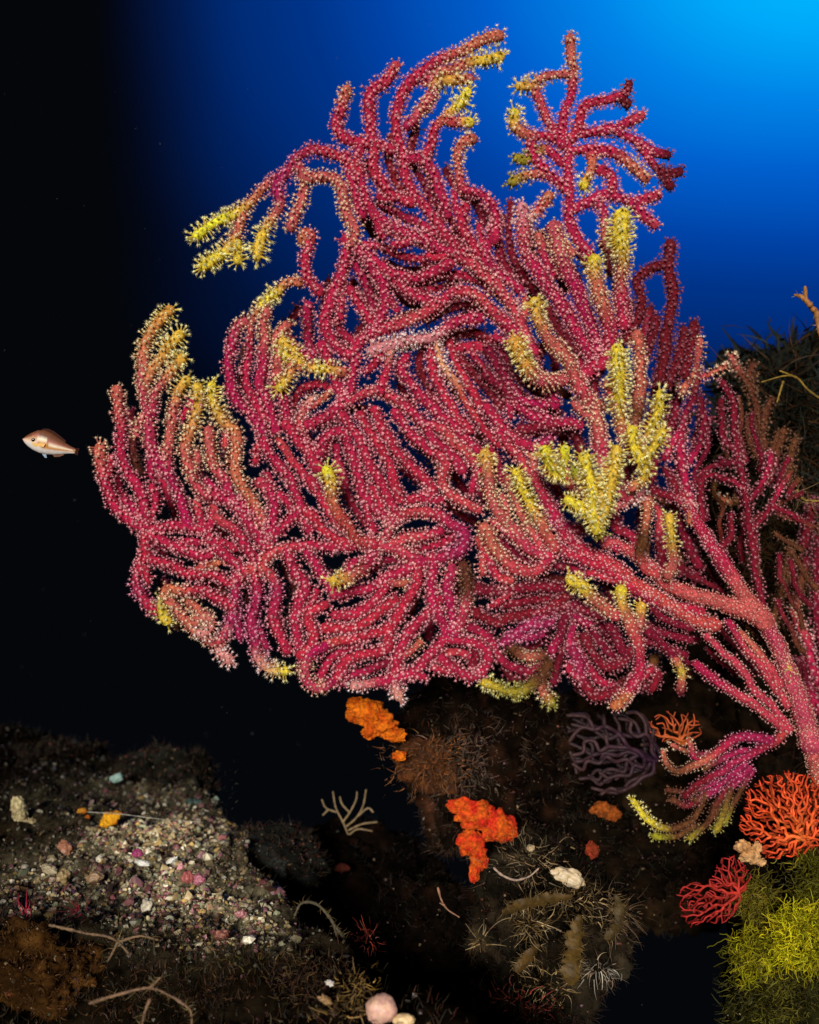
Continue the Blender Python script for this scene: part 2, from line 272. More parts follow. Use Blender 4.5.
FAN = strand_list('''
# ---- left lobe
0 0 6 6 YOPP; 170,310 157,325 146,345 143,365 141,385 144,405 150,430 154,450 165,472 177,490 184,512 190,527
4 0 6 6 YO; 180,335 170,345 160,360 151,374 144,388
6 0 6 6 YOP; 183,358 176,366 167,378 156,395 151,415
2 0 6 6 YOOP; 187,380 184,384 176,397 172,420 170,440 167,457 168,470
5 0 6 6 YOPP; 198,386 198,397 197,410 192,430 186,447 190,467 197,487 208,495 215,495 227,500 245,517 258,535 265,548
0 0 6 6 YOOP; 212,385 212,395 214,405 222,420 235,430 238,447 235,470 245,490 257,507 265,530 270,548
8 0 6 6 OOPP; 209,430 210,447 212,462 225,480 230,495 245,512
0 0 6 6 OPPP; 117,390 119,410 122,430 122,455 130,475 141,492 144,512 145,527
0 0 6 6 OPPPPPP; 100,447 100,462 105,480 112,500 125,517 145,527 167,527 190,526 205,532 217,547 232,560 245,572
-4 -4 5 5 PP; 152,487 156,500 154,512 147,524
-4 -4 5 5 SP; 225,445 228,430 240,440
0 0 6 6 SSPPP; 245,572 260,565 275,551 290,547 310,546 330,547 350,546 375,542
0 0 6 6 PPMP; 146,532 144,550 139,570 136,587 145,602 157,612
-2 0 5.5 6 PPPP; 147,532 158,538 170,543 190,552 207,556 215,548
0 0 5.5 5.5 PPPP; 144,555 152,560 172,565 192,575 215,575 232,583 242,577
3 3 5.5 5.5 OOPPP; 165,600 167,588 185,591 205,590 220,599 233,607
0 3 6 6 GY; 165,598 163,608 167,621 
3 3 6 6 OOOP; 170,602 177,609 188,622 202,635 217,642 226,634
12 10 6 6 OK; 196,622 205,617 212,622 208,631 200,633
0 0 6 6 PMMKK; 237,577 235,595 231,620 223,637 220,650 230,660
0 0 6 6 PMMMKY; 255,575 257,597 252,620 255,645 265,665 275,671 286,671
0 0 6 6 SMPP; 262,568 272,576 278,592 272,612 280,635 288,650
0 0 6 6 PPPP; 287,550 295,570 307,587 297,607 295,625 299,645
0 2 6 6 PPPP; 325,605 312,612 309,622 315,635 310,648 300,655
4 0 6 6 PPOSOPP; 326,646 312,654 305,668 308,682 319,688 332,683 344,671
0 0 6 6 PPP; 308,552 318,568 327,582 335,592
3 0 5.5 5.5 SPP; 217,518 235,530 250,550 257,562
-2 0 5.5 5.5 SPP; 197,502 201,518 204,530
-2 0 5.5 5.5 SPP; 214,507 211,522 207,532
0 0 6 6 SPPPP; 260,482 268,490 275,502 272,525 266,538
0 0 6 6 PPPPP; 262,425 265,445 280,467 290,478 300,507 290,520 275,532
-3 0 5.5 5.5 PPPP; 240,500 255,512 262,522 272,540
0 0 6 6 PPPP; 300,507 315,520 330,535 350,545
-5 -3 5.5 5.5 PPP; 280,495 292,508 310,530
# ---- mid left column
0 2 6 6 OPPPPP; 245,322 237,328 231,348 229,375 237,400 255,418 263,432
-3 0 3 6 YOPPPP; 272,297 258,310 250,330 250,355 246,380 256,403 266,420
2 0 6 6 OOPPPP; 268,312 263,325 264,345 262,366 260,385 270,408 276,430
3 0 6 6 OOPP; 287,325 277,337 279,358 277,380 285,402 286,425
-6 -3 6 5 OOYY; 300,282 286,284 273,295 263,305
5 5 6 6 YOYO; 285,355 294,364 310,368 330,370 342,372
9 5 6 6 YY; 283,342 292,350 301,362
10 5 6 6 YO; 280,388 288,377 292,365
0 0 6 6 OPPP; 302,240 305,232 312,238 306,256 308,278 320,292
0 0 4.5 6 KSP; 312,399 304,410 300,430 303,445
6 2 6 6 PPP; 286,425 300,443 310,455 318,468
# finger pointing out of the left lobe
46 6 7 7 YOSSP; 327,470 330,480 332,495 340,517 357,537 375,545
30 0 7 6.5 YOPP; 334,581 345,578 365,567 376,550
# ---- left arm
0 0 6 6 YYOMMPP; 197,236 215,223 238,212 257,197 270,182 287,172 297,159 312,150 330,154 347,162 360,172
3 0 6 6 YYOO; 203,267 217,257 230,247 237,237 242,222 243,211
3 3 5.5 6 YY; 238,261 238,252 237,243
4 0 6 6 YYOMM; 257,257 262,237 272,220 281,202 277,188 285,174
4 0 6 6 OOOS; 291,228 297,215 302,200 305,180 299,165
6 4 6.5 6.5 OOOO; 305,178 320,177 335,177 342,195 345,212 355,230 352,243
# ---- top lobe
0 0 6.5 6.5 OPPPP; 347,90 342,107 335,125 342,137 357,142 375,145 392,150
0 0 6.5 6.5 SPPP; 396,66 386,82 371,95 370,117 372,140
0 0 6.5 6.5 OOPPPPPPPP; 499,36 487,38 465,50 440,60 420,74 403,92 397,112 397,135 404,155 405,175 415,197 430,212 445,235 465,255
2 0 6 6 YYOOP; 500,57 487,60 475,62 460,67 437,75 425,82
2 2 6 6 OYOOP; 470,79 458,80 447,80 434,84 433,95 420,112 407,127
4 0 6 6 YYOPPP; 467,92 463,102 452,112 437,125 430,145 422,162
4 2 6 6 YSS; 470,123 455,122 445,120
0 0 6 6 OOPPP; 473,139 462,143 457,155 458,170 462,187 480,195 490,200 497,215 494,240
0 0 6 6 PPPPP; 405,160 425,160 435,175 440,190 446,203 448,215
-2 0 6 6 SPP; 440,78 430,95 425,110
0 0 6 6 PPPP; 360,148 357,165 362,187 371,210 385,222 405,234 425,240
0 0 6 6 PPPP; 374,152 375,170 385,187 397,198 411,203
0 0 6 6 PPP; 347,155 350,175 355,195 362,215
0 0 6.5 6.5 PPPPP; 352,243 345,255 340,275 332,297 325,325 335,345 352,357
0 2 6 6 PPPP; 345,240 362,251 377,262 395,275 415,278 435,272 450,264
0 2 6.5 7 PPPSSSS; 385,222 402,232 425,240 445,250 470,263 492,282 510,302 522,325 530,348
0 2 6 6 PPPP; 465,207 462,225 470,240 478,255
-4 0 6 6 PPPPP; 497,222 490,240 485,258 500,275 520,290
2 4 6.5 7 PPSPSPP; 350,355 367,337 395,325 420,317 437,305 455,292 475,295 495,312 515,332 535,352
0 2 6 6 PPPP; 360,250 380,278 385,300 380,320 370,335
-3 2 6 6 PPPP; 395,278 410,292 425,300 440,302
8 4 6.5 6.5 KKKPP; 372,352 390,345 410,340 435,337 455,322 480,318 
6 6 5.5 6 KPP; 392,345 388,360 384,375 380,392
-3 2 6 6 PPP; 350,290 360,305 372,322
# ---- centre strands
0 0 6 6 PPSPPP; 308,425 330,415 335,409 350,400 372,392 392,397 410,412 425,425 435,440 450,452 462,470
3 0 4 5.5 KKSPP; 436,340 441,362 458,385 470,410 486,432 500,445
0 0 6 6 PPPP; 406,357 401,368 410,382 425,400 445,417 460,432
0 0 6 6 PPPP; 432,350 434,372 445,397 460,420 470,430
0 0 6 6 PPPP; 357,357 352,375 350,392 342,402
0 0 6 6 PPPP; 322,345 330,365 338,385 345,400
0 0 6 6 PPPPPP; 303,440 318,455 325,440 342,430 350,447 357,470 362,492 377,510 392,522
2 0 6 6 PPPP; 342,415 360,440 370,465 385,490 395,512
0 0 6 6 PPPP; 360,415 372,435 385,455 394,480 400,500
0 0 6 6 PPPP; 375,410 385,432 402,457 420,475 434,488 425,496 410,500
2 0 6 6 PPSS; 395,412 410,432 425,447 445,462 441,482 455,497 478,510
0 0 6 6 PSSP; 430,425 447,432 457,445 470,455 480,470
0 0 6 6 PPP; 455,430 468,442 478,450
-3 0 6 6 PPP; 310,480 330,512 345,530
3 0 6.5 6.5 PSPMMP; 392,524 402,516 415,512 432,512 450,522 465,532 463,546 448,556 430,558
0 0 6 6 SSP; 385,545 400,540 420,536 440,531
4 0 7 6.5 SSSP; 392,522 386,538 378,548 372,556
3 0 6.5 6.5 SSSP; 380,545 398,549 412,558 422,562
0 0 6 6 PPPPPPP; 418,562 416,585 402,607 390,627 385,650 357,656 345,662 338,677
0 0 6 6 PPPPK; 440,600 427,615 410,632 398,655 394,680 399,697
0 0 6 6 PPPPP; 434,562 431,587 434,605 442,620 447,637
0 0 6 6 PPPPK; 447,637 430,656 415,670 395,678 372,683 354,686
-2 0 6 6 SPPP; 452,568 447,590 452,612 452,632
-5 0 6 6 BBSP; 463,565 468,590 462,617 455,635
3 0 6 6 PPPP; 335,595 352,592 370,588 382,580 397,573 412,566
0 0 6 6 PPPP; 335,615 357,613 373,602 382,590 388,578
0 0 6 6 PPPP; 325,628 345,628 362,624 380,612 395,600
0 0 6 6 SPPP; 325,645 342,640 360,637 378,632 390,627
0 0 6 6 PPPPPPP; 450,640 462,641 475,642 486,650 485,666 472,677 456,671 441,658
# ---- front orange loops near the centre
18 6 7 7 YOOOSS; 485,453 487,478 492,500 504,518 516,532 530,548 547,556
22 6 6 7 YYOS; 516,472 523,490 535,513 545,532 555,548
12 6 7 7 OOSSP; 484,528 493,545 505,560 520,570 537,571 550,556
5 0 6 6 OOOS; 508,478 517,505 530,528 540,545
0 0 6 6 SPPS; 480,540 487,555 497,575 510,580
0 0 6 6 PPPM; 486,407 500,425 517,440 535,446 550,440
6 0 6 6 PSPP; 500,432 512,450 520,458 545,495 558,522 572,540
0 0 6 6 PPPP; 486,375 500,385 512,400 530,415 548,420
0 0 6 6 PPPP; 488,350 500,368 510,385 525,400 545,405
0 0 6 6 PPPP; 520,430 545,425 565,422 580,425
-6 0 6 6 PPPP; 545,345 535,365 545,385 555,405
# ---- long limbs from the trunk
0 0 7 9 SSTT; 605,545 614,543 634,556 654,572 671,587 701,597 729,606 754,613
-2 0 6.5 8 PPSS; 545,500 560,527 580,548 605,560 625,575 660,598 690,618 715,625
0 -2 6.5 7 PPPPP; 540,535 560,550 585,560 610,571 635,588 660,602 700,612
-6 0 5 5.5 PPP; 590,512 600,535 617,548
0 0 10.5 11 STTTT; 765,622 785,663 799,700 805,722 812,745 
0 -6 11 12 TTOB; 805,722 812,745 818,770 832,800
0 0 6.5 10.5 SSSTT; 688,498 692,512 706,537 725,565 745,597 765,622
0 0 6 7 PPPP; 672,480 684,505 700,530 720,560
# ---- top right spray
0 0 5.5 6.5 OOPPPPPPP; 570,38 571,55 573,70 572,90 564,116 563,135 569,155 568,175 570,200 570,225 578,240 590,254
0 0 5.5 6 OSSPP; 535,84 537,97 545,115 556,133 563,145
3 0 5 5.5 YOO; 519,86 530,86 540,80 552,75 566,74
4 2 6 6 YOPP; 514,113 516,127 530,136 545,136 558,140
-4 0 6 6 GOPP; 512,182 528,175 545,174 558,182 567,190
-4 0 5.5 6 GGPP; 517,158 525,160 537,153 547,150 562,163
-2 0 6 6 PPP; 530,140 534,155 545,170
0 0 5.5 6 DPPPP; 629,84 623,96 605,100 587,105 580,120 572,140
-4 0 6 6 DD; 627,104 619,98 
0 0 5.5 6 SPPP; 641,116 632,120 617,127 597,132 582,134
0 0 5 6 DPPPP; 667,155 655,152 637,142 617,132 602,131
0 0 5.5 5.5 DDPP; 670,186 658,170 647,157 640,145
0 0 5.5 5.5 DD; 679,172 668,173 660,171
0 0 6 6 OOPPP; 646,178 633,166 618,155 595,150 572,151
4 0 5.5 6 YOOP; 583,186 589,175 592,165 590,153
0 0 6 6 SPPPP; 658,195 635,202 612,195 592,200 573,210
0 0 6 6 PPP; 600,170 612,176 612,195
0 0 5.5 6 SPP; 655,225 645,216 632,203
0 0 6 6 OPP; 605,225 605,212 596,200
# ---- fingers on the upper right of the lobe
40 4 10 7 YYOPP; 622,216 621,235 622,262 621,295 625,325
10 4 6 7 OOS; 606,228 608,243 617,258
30 2 8 9 YOOPPP; 594,260 597,285 603,305 610,330 608,350 600,365
20 0 9 7 OOPPPP; 554,228 560,254 570,278 582,302 590,327 600,352
12 0 8 7 KSPPPPP; 522,208 523,235 528,257 541,277 557,300 571,322 584,344 598,360
10 4 6 6 OSK; 549,196 538,212 528,222
0 0 6 6 OPP; 538,237 545,255 555,275
35 10 7 8 YOOSOP; 535,302 540,325 555,345 568,360 576,380 586,396 597,420 602,455
40 12 7.5 8 YYOOS; 515,341 519,352 526,364 540,380 560,382 573,370
-4 0 6 7 DDDD; 670,244 669,270 673,297 668,325 665,352 660,380
-4 0 6 6 DDDDD; 667,265 648,270 636,283 643,302 636,320 626,340
-6 0 7 7 DDD; 575,350 560,330 548,310
4 0 7 7 PPPP; 575,385 590,370 600,355 612,340
-10 -6 6 6 DDP; 655,320 650,345 640,370
-6 -4 6 6 DDD; 684,330 680,355 668,385
-6 0 6 6 DDD; 694,325 690,350 684,375
0 0 5.5 6 ODPP; 700,340 696,370 694,395 684,420 680,445 684,478 690,500
0 0 5 5.5 DPPP; 700,400 704,417 701,440 690,460
0 0 6 6.5 PPS; 666,470 676,488 690,505
0 0 6.5 6.5 PPPS; 652,490 665,494 680,500 692,508
0 0 5 5 OOS; 724,367 711,374 700,378
# thin red limb at the right
0 0 4.5 5.5 PPPPPPPP; 722,382 733,403 734,427 737,450 744,485 748,515 752,540 755,568 762,602
0 0 4.5 5 SPPPPP; 744,488 729,480 713,475 702,480 701,500 703,520
0 0 4 5 SSPP; 770,455 769,465 761,484 749,500
-4 0 4 5 BSPP; 791,470 782,485 771,505 754,528
-4 0 4 4.5 BPP; 819,530 806,524 794,517 772,506
-2 0 4 4.5 DPP; 722,412 722,438 735,450
0 0 4 4.5 PPP; 731,515 731,537 721,548
-2 0 4 4.5 DP; 722,462 740,462
0 0 3.5 3.5 OO; 689,503 689,522
# yellow group in front
60 20 8 8 YYYOS; 617,349 619,375 620,397 621,422 632,450
30 16 6.5 7 OOOBO; 637,335 640,360 641,385 637,412 632,440
66 30 6.5 7 YYYOS; 660,393 658,412 649,433 641,445 632,455
66 30 6.5 7 YYYO; 662,432 657,442 648,456 645,475 632,488
60 50 6.5 7 YYY; 632,430 634,445 641,460 
70 50 6.5 7 YYYY; 545,450 550,465 561,475 
70 50 6 7 YYY; 565,449 563,463 560,476
70 55 7 7 YYYYY; 584,457 590,480 592,507 597,530
70 55 7 7 YYYY; 616,450 613,477 607,500 598,522
66 55 6 7 YYY; 568,500 580,508 592,515
60 50 6 6 YYGG; 598,478 603,500 604,515 600,535
60 40 6 6 GOO; 575,470 585,490 592,505
20 10 6 7 OOSSK; 600,460 612,480 625,497 640,490
30 6 6 8 OOBBSS; 647,504 646,530 640,550 645,568 656,574
50 20 7 7 YYOO; 669,517 672,540 673,562 668,575
12 0 6 6 SSKO; 598,520 620,505 636,498 648,500
0 0 6 6 MMPP; 550,520 562,526 575,530 590,525
# lower net
25 6 7 7 YYOOS; 570,579 580,586 592,597 606,608 616,616
14 4 7 7 YOSPPP; 621,590 622,603 628,620 638,643 641,664 632,686 617,704
0 14 7 7 POO; 634,684 626,698 615,706
8 4 6 6 YOO; 641,606 641,618 636,628
10 0 6 6 OYOD; 676,660 682,675 680,692 
0 0 6 6 PPP; 676,660 664,645 648,632
-4 -4 6 6 PPPPP; 478,590 500,592 515,589 537,588 560,587 580,590
-4 -4 6 6 PPPPPP; 475,612 495,622 513,616 535,614 552,606 568,596
-4 -4 6 6 MMMPPP; 504,642 522,630 540,616 560,607 580,610 600,615
-6 -4 5.5 6 SPPP; 552,650 561,632 566,615 575,605
-5 -4 6 6 PPPP; 585,637 594,655 607,667 622,662 632,650
-5 -4 6 6 PPP; 610,627 620,645 628,655
-6 -5 6 6 MMPPP; 572,650 580,667 586,687 597,697 617,690
-12 -8 6 6 BBOB; 505,640 515,650 530,658 545,655
-12 -8 5.5 6 YGGB; 484,682 500,689 520,692 538,680
-12 -8 5.5 6 GOBB; 551,703 545,693 541,680 548,665
-6 -4 6 6 PPP; 640,640 660,645 685,655
-6 -4 6 6 PPP; 610,610 640,625 670,635 690,640
-6 -4 6 6 DPP; 640,600 665,618 690,628
0 0 6 8 PPSSS; 696,664 714,680 734,692 752,703 769,716 787,729
0 0 5.5 6.5 SSSS; 706,636 722,651 739,666 753,688 773,708 785,722
0 0 5.5 6.5 PSSS; 729,622 739,638 756,660 770,681 787,705
-2 0 5.5 6.5 OOSS; 741,633 755,648 770,668 780,685
0 0 4.5 7 DWMMWS; 685,796 699,783 720,772 740,760 755,752 774,742 788,728
3 0 4.5 6.5 OBOPMM; 663,752 667,765 679,772 701,763 720,750 735,738 755,738 770,740
0 0 4 5 OSP; 690,742 692,755 705,762
-2 0 4.5 4.5 GBBWM; 690,838 702,828 712,815 722,795 738,775 
2 0 5.5 4 YYBBB; 633,801 645,817 664,828 680,827 697,815 705,795
0 0 4.5 4.5 GBB; 655,836 678,836 694,826
-3 0 4.5 5 BWM; 672,800 690,805 715,790 
-2 0 5 5 GB; 716,830 724,812 730,790
0 0 4 5 BMMM; 695,800 712,790 728,776 745,765
-3 0 3.5 4.5 BMM; 705,768 725,757 745,750
-3 0 3.5 4.5 BBMM; 715,815 722,800 735,785 750,768
-4 -2 3.5 4 GBBM; 725,822 733,805 742,788 752,772
-3 -2 3.5 4 OBM; 672,745 690,752 712,756
-5 -2 3.5 4 BBM; 668,790 690,792 715,782
5 4 5 5 YY; 789,668 791,674
''')

class Colony:
    def __init__(s, name, base, label, cat):
        s.root = thing(name, base, label, cat); s.off = np.array(base)
        s.poly = []; s.n = 0; s.extraV = []; s.extraT = []; s.extraC = []; s.k = 0
M_cor = mat_attr('coral_tissue', .6, .2, 330, .5, 1.0)
M_pol = mat_attr('polyp_flesh', .5, .2, 60, .1, 0, .35, alpha=True)

def depth_field(x, y):
    return 6*noise.noise(Vector((x/90, y/90, 0)))+3*noise.noise(Vector((x/35, y/35, 4)))
def pcol(code, u, pal):
    c = np.array([pal[k] for k in code]); t = np.asarray(u)*(len(code)-1)
    i = np.minimum(t.astype(int), len(code)-2) if len(code) > 1 else np.zeros(len(t), int)
    if len(code) == 1: return np.repeat(c, len(t), 0)
    f = (t-i)[:, None]
    return c[i]*(1-f)+c[i+1]*f

def polyp_template(sp, seed):
    rr = random.Random(seed); V = []; T = []; K = []; AL = []     # K: 0 stalk tissue .. 1 tentacle; AL: opacity
    n = 4
    for z, r, k in ((-.4, .50, 0), (1.2, .32, .15), (1.6, .66, .95)):
        for i in range(n):
            a = 2*math.pi*i/n; V.append((r*math.cos(a), r*math.sin(a), z)); K.append(k); AL.append(.95 if z > 1.5 else .5)
    for l in range(2):
        for i in range(n):
            j = (i+1) % n; a, b, c, d = l*n+i, l*n+j, (l+1)*n+j, (l+1)*n+i
            T += [(a, b, c), (a, c, d)]
    V.append((0, 0, 2.05)); K.append(1.1); AL.append(1); c0 = len(V)-1
    for i in range(n): T.append((2*n+i, 2*n+(i+1) % n, c0))
    for i in range(8):
        a = 2*math.pi*(i+rr.uniform(-.2, .2))/8; s = rr.uniform(.8, 1.15)*sp; w_ = .16
        ca, sa = math.cos(a), math.sin(a); b0 = len(V)
        V += [(.5*ca-w_*sa, .5*sa+w_*ca, 1.6), (.5*ca+w_*sa, .5*sa-w_*ca, 1.6), (s*ca, s*sa, 2.2*rr.uniform(.9, 1.12))]
        K += [.85, .85, .7]; AL += [.8, .8, .3]; T.append((b0, b0+1, b0+2))
    return np.array(V), np.array(T), np.array(K), np.array(AL)
TEMPL = [polyp_template(1.5, k) for k in range(6)]

def add_strand(col, da, db, ra, rb, code, pts, base_d=1.0, main=True, psize=1.0, dens=1.0, grow=.83, wob=1.0):
    q, s = catmull([(x, y) for x, y in pts], 2.6)
    n = len(q); u = s/s[-1]
    sd_ = R.uniform(0, 100)
    wv = np.array([(noise.noise(Vector((a/17, sd_, 0))), noise.noise(Vector((a/17, sd_, 7))), noise.noise(Vector((a/22, sd_, 3)))) for a in s])
    env = np.minimum(1, np.minimum(u, 1-u)*5)[:, None]
    q = q+wv[:, :2]*2.4*wob*env
    dep = np.array([depth_field(a, b) for a, b in q])+da+(db-da)*(u*u*(3-2*u))+wv[:, 2]*2*wob
    d = base_d-dep/F                                    # towards the camera when dep > 0
    W = np.stack([(q[:, 0]-409.5)/F*d, d, -(q[:, 1]-512)/F*d], 1)
    r = (ra+(rb-ra)*u)*(.92+np.array([.12*noise.noise(Vector((a/7, sd_, 11)))+  .26*noise.noise(Vector((a/30, sd_, 15))) for a in s]))*(1+.12*np.exp(-(np.minimum(s, s[-1]-s)/6)**2))*d/F*grow
    Vt, Tt = tube(W, r, 10)
    # small lumps of the calyces
    uu = np.r_[[0, 0], u, [1, 1]]; ci = np.repeat(pcol(code, uu, PAL), 10, 0)
    ci = np.vstack([ci, pcol(code, [0, 1], PAL)])
    jit = 1+.14*NR.randn(len(ci), 1).clip(-2, 2); tone = noise.noise(Vector((q[n//2][0]/60, q[n//2][1]/60, 20)))
    ci = ci*jit*np.array([1+.15*tone, 1+.7*tone, 1-.4*tone])
    Vl = Vt-col.off
    if main and col.k < 290:
        o = mesh_np('branch', Vl, Tt, ci, M_cor, col.root, smooth=True); col.k += 1
    else:
        b0 = sum(len(v) for v in col.extraV); col.extraV.append(Vl); col.extraT.append(Tt+b0); col.extraC.append(ci)
    # polyps, spiralled round the strand
    t, a, b = frames(W); Ls = s[-1]; pos = []; nor = []; uu = []; rr_ = []
    rm = (ra+rb)/2
    rm = rm*grow; dens = dens*(1.7 if rm > 7.5 else 1.25 if rm > 6 else 1); ds = 15.0/(2*math.pi*rm)/dens; m = int(Ls/ds); g = 0
    sv = (np.arange(m)+.5)*ds; th = np.arange(m)*2.39996+NR.uniform(0, 6)+NR.randn(m)*.12
    idx = np.clip(np.interp(sv, s, np.arange(n)), 0, n-1.001); i0 = idx.astype(int); f = (idx-i0)[:, None]
    lerp = lambda X: X[i0]*(1-f)+X[i0+1]*f
    A, B, Tg, Cn = lerp(a), lerp(b), lerp(t), lerp(W); rs = (r[i0]*(1-f[:, 0])+r[i0+1]*f[:, 0])
    Nn = np.cos(th)[:, None]*A+np.sin(th)[:, None]*B
    pos = Cn+Nn*rs[:, None]*.97; nor = Nn+Tg*NR.randn(m, 1)*.15+NR.randn(m, 3)*.10
    # round tips
    for end, sg in ((0, -1), (-1, 1)):
        for _ in range(9):
            ph = R.uniform(0, 6.283); ct = R.uniform(.25, 1); st = math.sqrt(1-ct*ct)
            nn = sg*t[end]*ct+(math.cos(ph)*a[end]+math.sin(ph)*b[end])*st
            pos = np.vstack([pos, W[end]+nn*r[end]*.8]); nor = np.vstack([nor, nn]); sv = np.r_[sv, s[end]]
    nor /= np.linalg.norm(nor, axis=1)[:, None]
    uq = np.clip(sv/Ls, 0, 1)
    cs = pcol(code, uq, PAL); cp = pcol(code, uq, POLY)
    yl = np.clip((cs[:, 1]-.1)/.4, 0, 1)                 # yellow tips carry longer polyps
    keep = NR.rand(len(pos)) > .12*yl                    # ... set wider apart
    pos, nor, cs, cp, yl = pos[keep], nor[keep], cs[keep], cp[keep], yl[keep]
    closed = np.where(NR.rand(len(pos)) < .13, .55, 1.0)*np.array([.62 if noise.noise(Vector(p)*38+Vector((3, 0, 0))) > .42 else 1.0 for p in pos])
    size = closed*(1.52+.3*yl)*np.clip(1.25-.045*rm, .6, 1)*(1+.22*NR.randn(len(pos)).clip(-2, 2))*psize*base_d/F
    col.poly.append((pos-col.off, nor, size, cs, cp, yl)); col.n += len(pos)

def finish(col):
    if col.extraV:
        o = mesh_np('branchlets', np.vstack(col.extraV), np.vstack(col.extraT), np.vstack(col.extraC), M_cor, col.root, smooth=True)
        tag(o, kind='stuff')
    pos = np.vstack([p[0] for p in col.poly]); nor = np.vstack([p[1] for p in col.poly]); size = np.concatenate([p[2] for p in col.poly])
    cs = np.vstack([p[3] for p in col.poly]); cp = np.vstack([p[4] for p in col.poly]); yl = np.concatenate([p[5] for p in col.poly])
    n = len(pos); h = NR.randn(n, 3); A = np.cross(nor, h); A /= np.linalg.norm(A, axis=1)[:, None]; B = np.cross(nor, A)
    pick = NR.randint(0, len(TEMPL), n); VV = []; TT = []; CC = []; base = 0
    hgt = 1.0+.6*NR.rand(n)+.45*yl
    jit = (1+.14*NR.randn(n)).clip(.6, 1.3)
    for k, (v, t, kk, al) in enumerate(TEMPL):
        m = np.where(pick == k)[0]
        if not len(m): continue
        S = size[m][:, None, None]
        X = pos[m][:, None]+S*(v[None, :, 0:1]*A[m][:, None]+v[None, :, 1:2]*B[m][:, None]+v[None, :, 2:3]*hgt[m][:, None, None]*nor[m][:, None])
        cc = cs[m][:, None]*(1-kk[None, :, None])+cp[m][:, None]*kk[None, :, None]; cc = cc*jit[m][:, None, None]
        VV.append(X.reshape(-1, 3)); CC.append(np.concatenate([cc, np.broadcast_to(al[None, :, None], cc.shape[:2]+(1,))], 2).reshape(-1, 4))
        TT.append((t[None]+base+np.arange(len(m))[:, None, None]*len(v)).reshape(-1, 3)); base += len(m)*len(v)
    o = mesh_np('polyps', np.vstack(VV), np.vstack(TT), np.vstack(CC).clip(0, 1), M_pol, col.root); tag(o, kind='stuff')
    print('polyps', n, 'branches', col.k)

fan = Colony('sea_fan', P(832, 800, 1.0), 'huge red sea fan with yellow branch tips, its thick trunk at the lower right', 'sea fan')
for s in FAN:
    s = list(s); mx, my = np.mean(s[5], 0)
    if s[0] <= 5 and ((475 < mx < 700 and my > 575 and s[2] < 6.6) or (mx > 700 and my < 560)): s[4] = s[4].replace('P', 'W').replace('S', 'P').replace('O', 'O')  # right-hand strands swapped to darker reds, weaker light put into the pigment
    elif s[0] <= 5 and mx > 480 and 300 < my < 560 and s[2] < 6.6 and R.random() < .6: s[4] = s[4].replace('P', 'W', 2)  # part of the middle right darkened the same way
    if mx > 640 and my > 360: s[2] *= .78; s[3] *= .80 if s[3] < 9 else 1.12
    lowr = sstep(560, 680, mx)*sstep(440, 560, my)
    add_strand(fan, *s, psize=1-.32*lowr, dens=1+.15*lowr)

# strands between and behind the traced ones
FILL = [(118, 400), (104, 460), (125, 515), (143, 600), (200, 640), (260, 660), (300, 680), (400, 690), (470, 670), (520, 680), (600, 690), (640, 690),
        (668, 690), (680, 640), (700, 605), (700, 545), (680, 500), (690, 400), (672, 340), (650, 300), (630, 300), (600, 240), (560, 260), (520, 205), (470, 200), (440, 160), (405, 110),
        (380, 150), (350, 170), (365, 240), (335, 270), (310, 300), (245, 335), (240, 410), (190, 400), (150, 430)]
def inside(x, y, poly):
    c = False; j = len(poly)-1
    for i in range(len(poly)):
        xi, yi = poly[i]; xj, yj = poly[j]
        if (yi > y) != (yj > y) and x < (xj-xi)*(y-yi)/(yj-yi)+xi: c = not c
        j = i
    return c
SP = []; ST = []
for s in FAN:
    q, _ = catmull(s[5], 4); SP.append(q); t = np.gradient(q, axis=0); ST.append(t/np.linalg.norm(t, axis=1)[:, None])
SP = np.vstack(SP); ST = np.vstack(ST)
def fdir(x, y):
    d2 = ((SP-[x, y])**2).sum(1); k = np.argpartition(d2, 14)[:14]; wt = 1/(d2[k]+40)
    c = (wt*(ST[k, 0]**2-ST[k, 1]**2)).sum(); sn = (wt*2*ST[k, 0]*ST[k, 1]).sum()
    a = .5*math.atan2(sn, c); return np.array([math.cos(a), math.sin(a)])
def grow(seed, occ, mind, maxlen):
    half = []
    for sg in (1, -1):
        p = np.array(seed, float); d = fdir(*p)*sg; path = []
        while len(path) < maxlen/5:
            nd = fdir(*p); nd = nd if np.dot(nd, d) > 0 else -nd; d = d*.5+nd*.5; d /= np.linalg.norm(d)
            p = p+d*5
            if not inside(*p, FILL): break
            if ((occ-p)**2).sum(1).min() < mind**2: path.append(p.copy()); break
            path.append(p.copy())
        half.append(path)
    return half[1][::-1]+[np.array(seed, float)]+half[0]
occ = SP.copy(); nf = 0; ntw = 0
